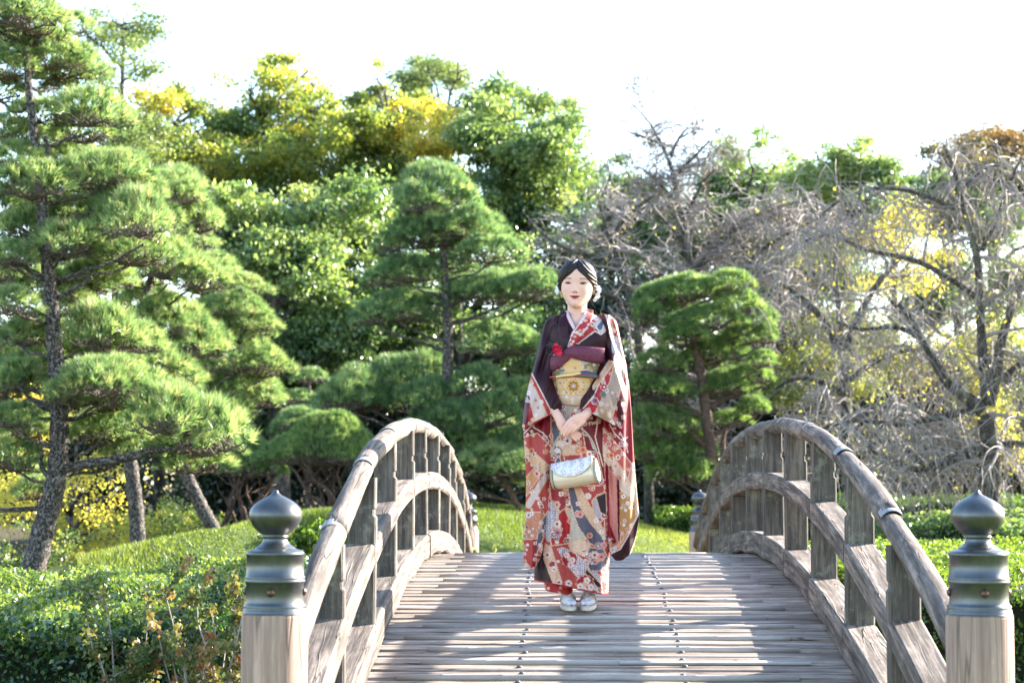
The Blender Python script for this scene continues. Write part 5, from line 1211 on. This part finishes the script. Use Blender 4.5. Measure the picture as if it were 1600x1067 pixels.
tree('wide green and yellow tree right of the tallest tree',43,[(600,800,26),(590,600,24),(580,450,20),(575,340,16),(590,240,11),(605,160,6)],
 [(590,125,28,24,.5),(560,160,36,26,.5),(620,150,40,34,.3),(545,200,50,30,.55),(580,205,60,28,.5),(510,215,40,34,.35),(640,200,50,34,.72),(660,235,50,40,.74),(600,260,60,36,.5),(560,290,60,34,.3),(470,240,46,40,.6),(450,270,50,30,.7),(650,300,50,36,.55),(520,320,50,40,.2),(690,250,40,34,.65),(600,340,60,40,.25)],'leaf_yg',52000,.13,104,hv=.14)
tree('pale airy tree rising above the centre pine',48,[(700,800,18),(700,500,15),(698,300,11),(702,180,6)],
 [(690,115,48,26,.45),(650,140,34,26,.4),(720,150,40,30,.45),(690,180,50,34,.4),(670,110,24,18,.4),(715,105,26,18,.4),(720,215,40,34,.6),(650,180,40,30,.35)],'leaf_pale',14000,.10,105,hv=.2)
tree('big glossy green tree behind the head of the woman',42,[(820,800,24),(825,600,22),(825,450,18),(820,330,15),(812,230,10)],
 [(790,150,56,26,.55),(750,165,44,30,.6),(845,165,44,34,.6),(880,185,36,34,.45),(800,210,66,38,.45),(870,235,54,40,.5),(760,250,50,40,.35),(830,285,64,42,.55),(900,270,28,30,.4),(760,330,56,44,.3),(820,360,60,44,.25),(880,330,44,44,.35),(730,215,40,40,.5),(700,300,40,40,.35)],'leaf_g',52000,.13,106,hv=.18)
tree('large dense camphor like tree filling the gap left of the centre pine',36,[(440,820,34),(436,700,30),(430,560,26),(425,430,22),(432,350,14)],
 [(420,320,60,34,.66),(470,330,40,30,.66),(395,370,60,44,.5),(450,400,66,50,.5),(500,370,50,44,.55),(540,330,50,40,.4),(500,440,60,50,.62),(400,460,60,44,.3),(545,420,44,50,.35),(470,500,66,44,.35),(540,500,50,50,.45),(430,545,60,44,.2),(510,560,60,44,.4),(560,560,44,50,.3),(370,560,60,60,.15),(470,600,60,40,.15),(340,640,60,60,.1),(560,350,40,44,.5),(590,300,44,40,.4)],'leaf_g',80000,.13,107,hv=.18,droop=.7,name='camphor_tree')
tree('small rounded tree peeking out between the glossy tree and the bare cherry',46,[(960,800,15),(958,500,13),(952,350,9)],
 [(950,262,30,20,.5),(975,290,40,30,.4),(925,300,40,34,.4),(985,340,44,40,.3),(940,370,50,44,.25),(1010,380,40,40,.2)],'leaf_g',15000,.11,108,hv=.18)
tree('olive green tree behind the bare trees, left of the bright green one',46,[(1170,800,20),(1172,500,17),(1170,330,12)],
 [(1170,232,46,22,.55),(1215,250,34,26,.5),(1140,270,50,34,.35),(1190,300,56,40,.3),(1100,330,60,40,.25),(1160,380,70,50,.2),(1225,340,50,50,.25),(1060,370,50,44,.2)],'leaf_g',30000,.12,109,hv=.16)
tree('bright light green tree in the skyline right of the middle',45,[(1330,800,24),(1328,500,20),(1325,340,14)],
 [(1275,235,36,26,.7),(1320,245,52,26,.75),(1370,255,48,26,.75),(1300,280,60,36,.65),(1370,295,50,36,.6),(1250,280,34,36,.6),(1330,340,70,44,.45),(1400,270,24,20,.8),(1280,360,60,44,.35)],'leaf_g',38000,.12,110,hv=.14)
tree('rust and orange leaved tree at the upper right corner',40,[(1560,800,28),(1556,500,24),(1550,330,18),(1555,260,12)],
 [(1560,215,64,24,.7),(1500,235,50,24,.62),(1455,250,34,18,.66),(1620,215,60,30,.8),(1570,260,60,30,.35),(1500,275,46,24,.3),(1620,280,60,44,.5),(1560,310,70,34,.3),(1640,350,60,50,.45)],'leaf_red',34000,.11,111,hv=.16)
tree('pale green tree filling the gap behind the head of the woman and the bare cherries',47,[(1040,820,22),(1038,560,20),(1032,420,14)],
 [(930,300,50,40,.5),(990,320,60,44,.45),(1050,330,60,44,.4),(900,380,60,44,.35),(960,400,60,44,.4),(1030,400,60,44,.45),(1100,390,60,44,.35),(900,450,60,50,.3),(980,480,60,50,.25),(1070,470,60,44,.3),(1150,440,60,44,.3)],'leaf_g',46000,.11,116,hv=.18)
tree('dull green tree closing the gaps behind the tiers of the centre pine',38,[(720,820,22),(718,560,18),(712,400,12)],
 [(600,400,50,44,.4),(660,420,60,44,.35),(730,430,60,44,.3),(800,420,60,44,.4),(620,500,60,44,.3),(700,510,60,44,.25),(780,500,60,44,.3),(850,480,50,44,.35),(590,570,60,44,.2),(820,570,60,44,.3)],'leaf_g',40000,.10,119,hv=.18)
tree('pale loose tree far behind the bright one, right of the middle',50,[(1240,820,20),(1238,560,18),(1235,360,12)],
 [(1180,330,60,44,.5),(1240,330,60,50,.5),(1300,340,60,44,.45),(1200,400,60,44,.4),(1380,330,60,44,.5),(1440,320,50,40,.4),(1160,280,44,36,.55),(1260,290,50,34,.6)],'leaf_g',30000,.11,117,hv=.18)
tree('pale green tree behind the left pines seen through their gaps',40,[(90,820,20),(88,560,18),(85,360,12)],
 [(20,260,60,50,.4),(90,300,60,50,.4),(40,400,60,50,.35),(120,420,60,50,.4),(20,520,60,50,.3),(110,530,60,50,.35),(180,400,50,44,.35),(60,620,60,44,.5)],'leaf_pale',30000,.10,118,hv=.18)
tree('loose olive tree far behind the weeping cherry at the right edge',38,[(1500,820,20),(1498,560,17),(1495,420,10)],
 [(1430,300,50,34,.35),(1490,330,60,40,.3),(1560,370,60,44,.45),(1600,440,50,50,.5),(1480,430,60,44,.4),(1540,480,60,44,.55),(1420,480,56,44,.3),(1590,560,50,50,.5),(1500,600,60,40,.45),(1620,650,40,60,.4)],'leaf_g',52000,.10,114,hv=.16)
tree('loose dull green tree behind the top of the right railing',39,[(1270,820,20),(1268,600,17),(1262,480,10)],
 [(1230,420,60,40,.3),(1290,440,60,44,.35),(1340,430,50,40,.4),(1250,500,60,44,.25),(1320,520,60,44,.4),(1380,560,56,44,.35),(1230,590,60,44,.3),(1310,620,60,44,.45)],'leaf_g',50000,.10,115,hv=.16)
tree('yellow leaved tree glowing behind the weeping cherry',33,[(1400,820,16),(1398,600,14),(1398,430,9)],
 [(1400,350,50,30,.85),(1365,385,44,34,.8),(1430,390,40,34,.8),(1390,430,50,36,.75),(1290,400,44,34,.6),(1330,520,60,40,.62),(1450,560,70,50,.62),(1300,620,70,50,.5),(1560,560,60,60,.75),(1540,640,60,50,.72),(1590,430,40,60,.72),(1580,690,40,50,.8)],'leaf_yg',24000,.085,112,hv=.16)
tree('young maple with glowing yellow leaves behind the nearest pine trunk',23,[(105,905,9),(110,820,8),(118,740,6),(120,680,4)],
 [(130,745,54,26,.85),(150,780,40,30,.9),(110,790,44,34,.85),(60,690,50,36,.9),(20,680,44,40,.95),(150,830,50,30,.8),(40,760,50,34,.7),(90,840,50,34,.7),(20,800,44,40,.75),(60,600,40,30,.85),(130,610,40,24,.7),(5,890,34,30,.7),(230,880,40,14,.85)],'leaf_yg',10000,.055,113,hv=.12,name='maple_tree',group='small trees at the foot of the mound')
# evergreens closing the view under the wood, deep shade put into leaf colour
for k,(x0,x1,yt,D,lab) in enumerate(((-20,190,560,40,'shade coloured evergreen bush at the far left under the pale tree'),(330,450,590,39,'shade coloured evergreen bush left of the small dark pine'),(430,620,560,41,'shade coloured evergreen thicket behind the clipped mounds'),(600,800,520,40,'shade coloured evergreen thicket behind the centre pine'),(780,1000,400,42,'shade coloured evergreen bush behind the shoulders of the woman'),(960,1180,560,38,'shade coloured evergreen bush behind the red barked pine'),(1150,1400,520,40,'shade coloured evergreen bush behind the right railing'),(1380,1660,560,37,'shade coloured evergreen bush behind the weeping cherry trunk'))):
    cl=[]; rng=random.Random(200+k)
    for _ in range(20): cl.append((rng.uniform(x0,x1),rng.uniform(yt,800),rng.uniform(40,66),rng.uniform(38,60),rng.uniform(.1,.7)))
    tree(lab,D,[((x0+x1)/2,815,16),((x0+x1)/2+6,700,12),((x0+x1)/2,yt+60,7)],cl,'leaf_shaded',32000,.16,210+k,cat='bush',name='evergreen_bush',group='shade coloured evergreens under the wood',hv=.2,droop=.5)

g_=np.random.default_rng(77)
def far_wood(n):
    x=g_.uniform(-34,34,n); y=g_.uniform(50,62,n); h=4.6+1.2*np.sin(x*.5)+.8*np.sin(x*1.3+1); z=g_.uniform(0,1,n)**.8*h; sp=g_.normal(0,.25,(n,3)); c=np.stack([x,y,z],1)+sp; return c,norm(g_.normal(size=(n,3))+np.array([0,-.6,.4])),np.clip(.35+.25*g_.normal(size=n)+.2*np.sin(x*2)*np.cos(z*2),0,1)
V,Fc,rr_=leaves(far_wood,110000,.26,g_); tag(mobj('distant_wood',np_mesh('distant_wood',V,Fc,M['leaf_shaded'],attr=rr_)),'shade coloured mass of the far wood closing the view under the tree crowns','wood',kind='stuff')
# ------------------------------------------------------------ bare trees
def bare_tree(name,label,depth,limbs,seed,droop,n1,n2,len1,len2,mat='bark',group=None,tw_r=.0045,buds=0,hang=0.0,yrange=1.2,n3=4):
    rng=random.Random(seed); base=at(limbs[0][0][0],limbs[0][0][1],depth); O=Vector((base.x,base.y,gz(base.x,base.y))); root=empty(name,O); tag(root,label,'tree',group)
    b=MB(); mains=[]
    for li,lp in enumerate(limbs):
        pp,rr=path3(lp,depth)
        if li==0: pp=[Vector((base.x,base.y,O.z-.2))]+pp; rr=[rr[0]*1.3]+rr
        pp=[p-O for p in pp]; b.tube(pp,rr,12); mains.append((pp,rr))
    b.build('trunk',M[mat],root,smooth=True)
    br=MB(); tw=MB()
    def grow(p,d,L,r,n,dr,mb,sides):
        pts=[p]; rad=[r]; d=d.normalized()
        for k in range(n):
            d=(d+Vector((rng.gauss(0,.16),rng.gauss(0,.16),rng.gauss(0,.12)-dr))).normalized(); p=p+d*(L/n); pts.append(p); rad.append(r*(1-.75*(k+1)/n))
        mb.tube(pts,rad,sides,caps=False); return pts
    tot=[]
    for pp,rr in mains:
        Ls=sum((pp[i+1]-pp[i]).length for i in range(len(pp)-1)); cnt=int(n1*Ls)
        for _ in range(cnt):
            i=rng.randint(int(len(pp)*.3) if rr[0]>.12 else 1,len(pp)-1); d=Vector((rng.gauss(0,1),rng.gauss(0,.9*yrange),rng.uniform(-.1,1.1)))
            q=grow(pp[i],d,len1*rng.uniform(.5,1.2),min(.030,rr[i]*.55),6,droop*.4,br,6)
            for _2 in range(n2):
                s=q[rng.randint(1,6)]; d2=Vector((rng.gauss(0,1),rng.gauss(0,1),rng.gauss(.25,.6)-hang)); q2=grow(s,d2,len2*rng.uniform(.4,1.3),tw_r*1.5,6,droop,tw,3)
                for _3 in range(n3):
                    s=q2[rng.randint(1,6)]; d3=Vector((rng.gauss(0,1),rng.gauss(0,1),rng.gauss(.1,.6)-hang*1.5)); tot.append(grow(s,d3,len2*rng.uniform(.25,.8),tw_r,4,droop*1.3,tw,3)[-1])
    br.build('branches',M['twig'],root,smooth=False); o=tw.build('twigs',M['twig'],root,smooth=False); tag(o,kind='stuff')
    if buds:
        g=np.random.default_rng(seed); idx=g.choice(len(tot),buds); c0=np.array([tuple(tot[i]) for i in idx])
        def f(n): return c0,norm(g.normal(size=(len(c0),3))),np.clip(g.normal(.78,.12,len(c0)),0,1)
        V,Fc,r=leaves(f,buds,.05,g); o=mobj('last_leaves',np_mesh('last_leaves',V,Fc,M['leaf_yg'],attr=r),root); tag(o,kind='stuff')
    return root
bare_tree('weeping_cherry','bare weeping cherry with drooping pale twigs on the right behind the railing',24,
 [[(1545,800,36),(1548,740,34),(1545,690,32),(1540,640,28)],[(1540,645,24),(1510,620,20),(1480,600,17),(1458,560,15),(1440,530,13),(1425,500,10),(1400,470,7)],
  [(1542,640,22),(1556,590,19),(1562,540,16),(1580,480,13),(1610,420,9)],[(1540,700,20),(1500,712,17),(1460,728,14),(1430,735,12),(1400,720,9),(1350,700,7)],[(1545,640,20),(1535,560,17),(1532,480,14),(1530,400,12),(1505,330,10),(1495,270,8),(1470,215,6)],
  [(1530,400,9),(1560,340,8),(1580,280,6),(1600,240,4)],[(1440,530,9),(1400,505,8),(1350,520,6),(1300,500,5)],[(1530,640,12),(1470,650,10),(1400,668,8),(1330,650,6),(1260,680,4)],[(1532,470,10),(1480,430,9),(1420,400,8),(1350,395,6),(1300,360,5),(1250,380,4)],
  [(1560,600,12),(1600,560,10),(1640,540,8)],[(1548,700,14),(1590,690,11),(1640,700,8)],[(1500,330,8),(1440,300,7),(1370,290,6),(1310,310,4),(1270,350,3)],[(1505,300,7),(1540,250,6),(1580,260,4)]],41,.20,5.2,8,.9,.8,buds=800,hang=.5,group=None,n3=4,tw_r=.0048)
bare_tree('weeping_cherry','second weeping cherry farther back, its thin hanging twigs behind the top of the right railing',29,
 [[(1330,812,22),(1328,720,20),(1322,640,18),(1318,560,16)],[(1318,560,14),(1290,500,12),(1250,460,9),(1215,440,6)],[(1318,560,14),(1345,480,11),(1380,430,9),(1420,390,6)],[(1320,600,10),(1370,560,9),(1430,540,7),(1470,560,4)],[(1322,620,10),(1280,590,8),(1230,590,6),(1200,620,4)],[(1318,560,11),(1310,470,9),(1300,400,7),(1320,340,4)],[(1322,660,9),(1370,640,8),(1420,650,5)]],47,.15,4.6,7,.9,.8,buds=500,hang=.5,group=None,n3=4,tw_r=.0048)
bare_tree('cherry_tree','bare cherry tree with a forked trunk right behind the red barked pine',31,
 [[(1100,800,20),(1098,700,19),(1092,600,17),(1088,500,16),(1080,430,14)],[(1080,430,13),(1072,370,11),(1060,320,9),(1052,270,7),(1035,225,5),(1010,185,3)],[(1045,250,6),(1060,215,4),(1078,196,2.5)],[(1035,225,5),(1003,214,3.5),(975,203,2)],[(1054,275,6),(1088,242,4),(1112,216,2.5)],[(1024,205,4),(1004,178,2.5),(984,160,1.8)],[(1060,320,6),(1030,285,4),(1000,262,2.5)],[(1080,430,12),(1110,400,10),(1140,360,8),(1180,335,7),(1230,320,5),(1290,300,3)],
  [(1080,400,8),(1050,350,7),(1020,330,5),(985,320,3)],[(1070,340,7),(1095,290,5),(1120,260,3)],[(1092,520,11),(1140,470,10),(1200,420,8),(1250,390,6),(1300,360,4)],[(1140,460,8),(1170,400,7),(1240,360,5),(1280,340,3)]],43,.02,6.5,8,.8,.55,buds=160,tw_r=.0075,group='bare cherry trees in the middle')
bare_tree('cherry_tree','bare cherry tree whose crooked trunk shows just right of the head of the woman',29,
 [[(1015,800,16),(1010,650,15),(1000,540,14),(990,480,13),(975,430,12)],[(975,430,11),(955,380,10),(970,345,8),(1000,320,6),(1030,300,4)],[(978,440,9),(955,400,8),(925,375,6),(895,360,4)],[(960,395,8),(940,340,6),(935,300,4)],[(990,480,9),(950,460,7),(900,440,5),(850,420,3)],[(985,460,8),(1020,430,7),(1060,420,5)],[(955,400,7),(900,400,5),(850,370,4),(820,340,3)]],44,.02,4.2,8,.85,.55,buds=140,tw_r=.006,group='bare cherry trees in the middle')
bare_tree('cherry_tree','bare many branched tree spreading greyish twigs between the two right hand pines',33,
 [[(1235,810,16),(1232,700,15),(1238,600,13),(1245,520,12)],[(1245,520,10),(1220,460,8),(1190,400,6),(1170,340,4)],[(1245,520,10),(1280,450,8),(1310,400,6),(1330,350,4)],[(1240,580,8),(1200,540,6),(1160,520,4)],[(1240,560,8),(1290,540,6),(1350,520,4)],[(1232,470,7),(1250,400,5),(1245,330,3)]],45,.06,4.6,8,.9,.65,buds=150,tw_r=.006,hang=.1,group='bare cherry trees in the middle')

# ------------------------------------------------------------ hedges and shrubs
def hedge(label,name,x0,x1,y0,y1,ztop,mat,n,size,seed,cat='hedge',front_only=True,zfn=None,bumps=.05,hue=.45,topb=.12,group=None):
    """clipped hedge block with a leafy skin over a dark leafy heart"""
    g=np.random.default_rng(seed); cx,cy=(x0+x1)/2,(y0+y1)/2; zb=gz(cx,cy)-.05; O=Vector((cx,cy,zb)); root=empty(name,O); tag(root,label,cat,group); Zt=ztop-zb
    hx,hy=(x1-x0)/2,(y1-y0)/2
    def top(x,y): return Zt+(zfn(x+cx,y+cy) if zfn else 0)+bumps*(np.sin(x*3.1+seed)*np.cos(y*2.3)+.5*np.sin(x*7+y*5))
    def f(n):
        A=[2*hx*2*hy,2*hx*Zt,2*hx*Zt*.4,2*hy*Zt,2*hy*Zt]; p=np.array(A)/sum(A); k=g.choice(5,n,p=p); u=g.uniform(-1,1,n); v=g.uniform(-1,1,n); c=np.zeros((n,3)); nr=np.zeros((n,3))
        q=k==0; c[q]=np.stack([u[q]*hx,v[q]*hy,top(u[q]*hx,v[q]*hy)],1); nr[q]=(0,0,1)
        for kk,s_ in ((1,-1),(2,1)):
            q=k==kk; t_=top(u[q]*hx,s_*hy+0*u[q]); c[q]=np.stack([u[q]*hx,np.full(q.sum(),s_*hy),(v[q]*.5+.5)*t_],1); nr[q]=(0,s_,0)
        for kk,s_ in ((3,-1),(4,1)):
            q=k==kk; t_=top(s_*hx+0*u[q],u[q]*hy); c[q]=np.stack([np.full(q.sum(),s_*hx),u[q]*hy,(v[q]*.5+.5)*t_],1); nr[q]=(s_,0,0)
        # round the top edges
        ed=np.maximum(np.abs(c[:,0])/hx,np.abs(c[:,1])/hy); c[:,2]-=np.where(nr[:,2]>0,.10*np.clip((ed-.86)/.14,0,1)**2,0)
        c=c-nr*g.exponential(.035,n)[:,None]+g.normal(0,.014,(n,3)); r=np.clip(hue+.2*g.normal(size=n)+topb*np.where(nr[:,2]>0,1,-.6),0,1); return c,nr,r  # top leaves coloured brighter, side leaves darker, to stand for sun on top
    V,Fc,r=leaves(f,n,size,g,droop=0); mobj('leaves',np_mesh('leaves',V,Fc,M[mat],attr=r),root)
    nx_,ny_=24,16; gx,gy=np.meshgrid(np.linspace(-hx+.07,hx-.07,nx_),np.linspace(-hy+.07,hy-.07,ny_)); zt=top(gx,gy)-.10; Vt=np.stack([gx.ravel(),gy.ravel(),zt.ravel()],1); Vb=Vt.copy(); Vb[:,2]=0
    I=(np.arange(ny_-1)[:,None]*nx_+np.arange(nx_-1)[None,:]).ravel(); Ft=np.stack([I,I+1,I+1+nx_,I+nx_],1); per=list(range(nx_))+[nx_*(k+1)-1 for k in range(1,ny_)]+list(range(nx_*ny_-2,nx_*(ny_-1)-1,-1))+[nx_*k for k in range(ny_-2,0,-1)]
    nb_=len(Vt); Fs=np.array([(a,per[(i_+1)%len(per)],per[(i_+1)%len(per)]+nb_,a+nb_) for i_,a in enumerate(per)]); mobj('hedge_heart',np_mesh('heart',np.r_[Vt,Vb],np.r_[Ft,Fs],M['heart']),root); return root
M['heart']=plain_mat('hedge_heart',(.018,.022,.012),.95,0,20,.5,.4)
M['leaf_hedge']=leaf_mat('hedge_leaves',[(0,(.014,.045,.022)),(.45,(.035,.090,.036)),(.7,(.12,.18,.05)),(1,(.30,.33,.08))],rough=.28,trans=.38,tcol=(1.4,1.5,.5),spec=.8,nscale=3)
M['leaf_hedge2']=leaf_mat('yellow_green_hedge_leaves',[(0,(.04,.09,.02)),(.5,(.11,.18,.03)),(1,(.30,.33,.07))],rough=.35,trans=.4,tcol=(1.4,1.5,.5),spec=.6,nscale=3)
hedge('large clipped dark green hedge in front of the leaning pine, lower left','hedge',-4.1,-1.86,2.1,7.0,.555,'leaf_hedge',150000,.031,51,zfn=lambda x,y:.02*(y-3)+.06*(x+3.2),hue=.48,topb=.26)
hedge('yellow green clipped hedge behind the right end post','hedge',1.75,5.2,5.2,11.0,.70,'leaf_hedge2',90000,.036,52,zfn=lambda x,y:.0*x,hue=.5)
hedge('low yellow green hedge at the lower right corner','hedge',1.66,3.4,.9,3.0,.02,'leaf_hedge2',22000,.036,53)
hedge('long dusky hedge below the weeping cherry','hedge',3.4,8.5,16.0,18.5,.80,'leaf_g',46000,.06,54,hue=.40,bumps=.09)
hedge('deep green hedge strip behind the dusky one','hedge',3.2,10.5,21.0,23.0,1.02,'leaf_hedge2',36000,.06,55,hue=.22,bumps=.08)
hedge('low green hedge between the lawn and the far right end post','hedge',1.1,3.8,21.0,23.6,.86,'leaf_hedge2',34000,.055,56,hue=.3,bumps=.07)
# small leafy shrub on the lawn side of the near left post, and one by the far left post
def shrub(label,c,rx,rz,n,size,mat,seed,stems=9,hue=.5,stemmat='twig',cat='shrub',hv=.2):
    g=np.random.default_rng(seed); rng=random.Random(seed); O=Vector((c[0],c[1],gz(c[0],c[1]))); root=empty('shrub',O); tag(root,label,cat); cz=c[2]-O.z; b=MB(); tips=[]
    for k in range(stems):
        a=rng.uniform(0,6.28); f=rng.uniform(.3,1.0); p1=Vector((math.cos(a)*rx*f,math.sin(a)*rx*f*.8,cz+rz*rng.uniform(-.2,1.0))); pts=limb(b,(rng.uniform(-.1,.1)*rx,rng.uniform(-.1,.1)*rx,-.05),p1,.010,.0025,rng,n=8,sides=5,wob=.10); tips+=pts[3:]
        for q in range(4):
            s=pts[rng.randint(3,8)]; e=limb(b,s,s+Vector((rng.gauss(0,.35)*rx,rng.gauss(0,.35)*rx,rng.uniform(-.1,.5)*rz)),.004,.0015,rng,n=4,sides=3,wob=.1); tips+=e[1:]
    b.build('stems',M[stemmat],root); T=np.array([tuple(t_) for t_ in tips]); hu=np.clip(hue+hv*g.normal(size=len(T)),0,1)
    def f(n):
        k=g.integers(0,len(T),n); return T[k]+g.normal(0,1,(n,3))*rx*.055,norm(g.normal(size=(n,3))),np.clip(hu[k]+.08*g.normal(size=n),0,1)
    V,Fc,r=leaves(f,n,size,g); mobj('leaves',np_mesh('leaves',V,Fc,M[mat],attr=r),root); return root
M['leaf_autumn']=leaf_mat('autumn_shrub_leaves',[(0,(.05,.10,.03)),(.35,(.12,.16,.05)),(.6,(.26,.20,.07)),(.8,(.34,.14,.07)),(1,(.38,.11,.07))],rough=.45,trans=.4,tcol=(1.3,1.2,.7),nscale=5)
p=at(255,1000,8.6); shrub('straggly shrub with green and rust leaves on thin twigs before the dark hedge',(p.x,p.y,p.z-.12),.36,.34,10000,.026,'leaf_autumn',61,stems=16,hue=.30,hv=.18)
p=at(330,1000,8.2); shrub('small shrub of red and orange leaves close to the near left end post',(p.x,p.y,p.z-.15),.26,.36,8000,.026,'leaf_autumn',62,stems=16,hue=.46,hv=.22)
p=at(470,835,17.5); shrub('leafy green bush on the lawn behind the near left end post',(p.x,p.y,p.z-.05),.30,.14,3000,.045,'leaf_hedge2',63,stems=14,hue=.4)
p=at(762,862,18.6); shrub('small pale bush beside the far left end post',(p.x,p.y,p.z-.06),.18,.12,1300,.035,'leaf_pale',64,stems=10,hue=.8)
p=at(95,905,19); shrub('yellowing shrub with arching stems in the dip behind the dark hedge',(p.x,p.y,p.z-.1),.5,.36,5000,.05,'leaf_yg',65,stems=20,hue=.6)
p=at(280,850,25); shrub('tangled olive undergrowth between the two slim pine trunks',(p.x,p.y,p.z),.9,.45,8000,.05,'leaf_yg',66,stems=24,hue=.42)
p=at(20,930,18.2); shrub('pale blue green bush at the left edge behind the hedge',(p.x,p.y,p.z),.5,.5,6000,.05,'leaf_pale',67,stems=18,hue=.3)
print('plants done')
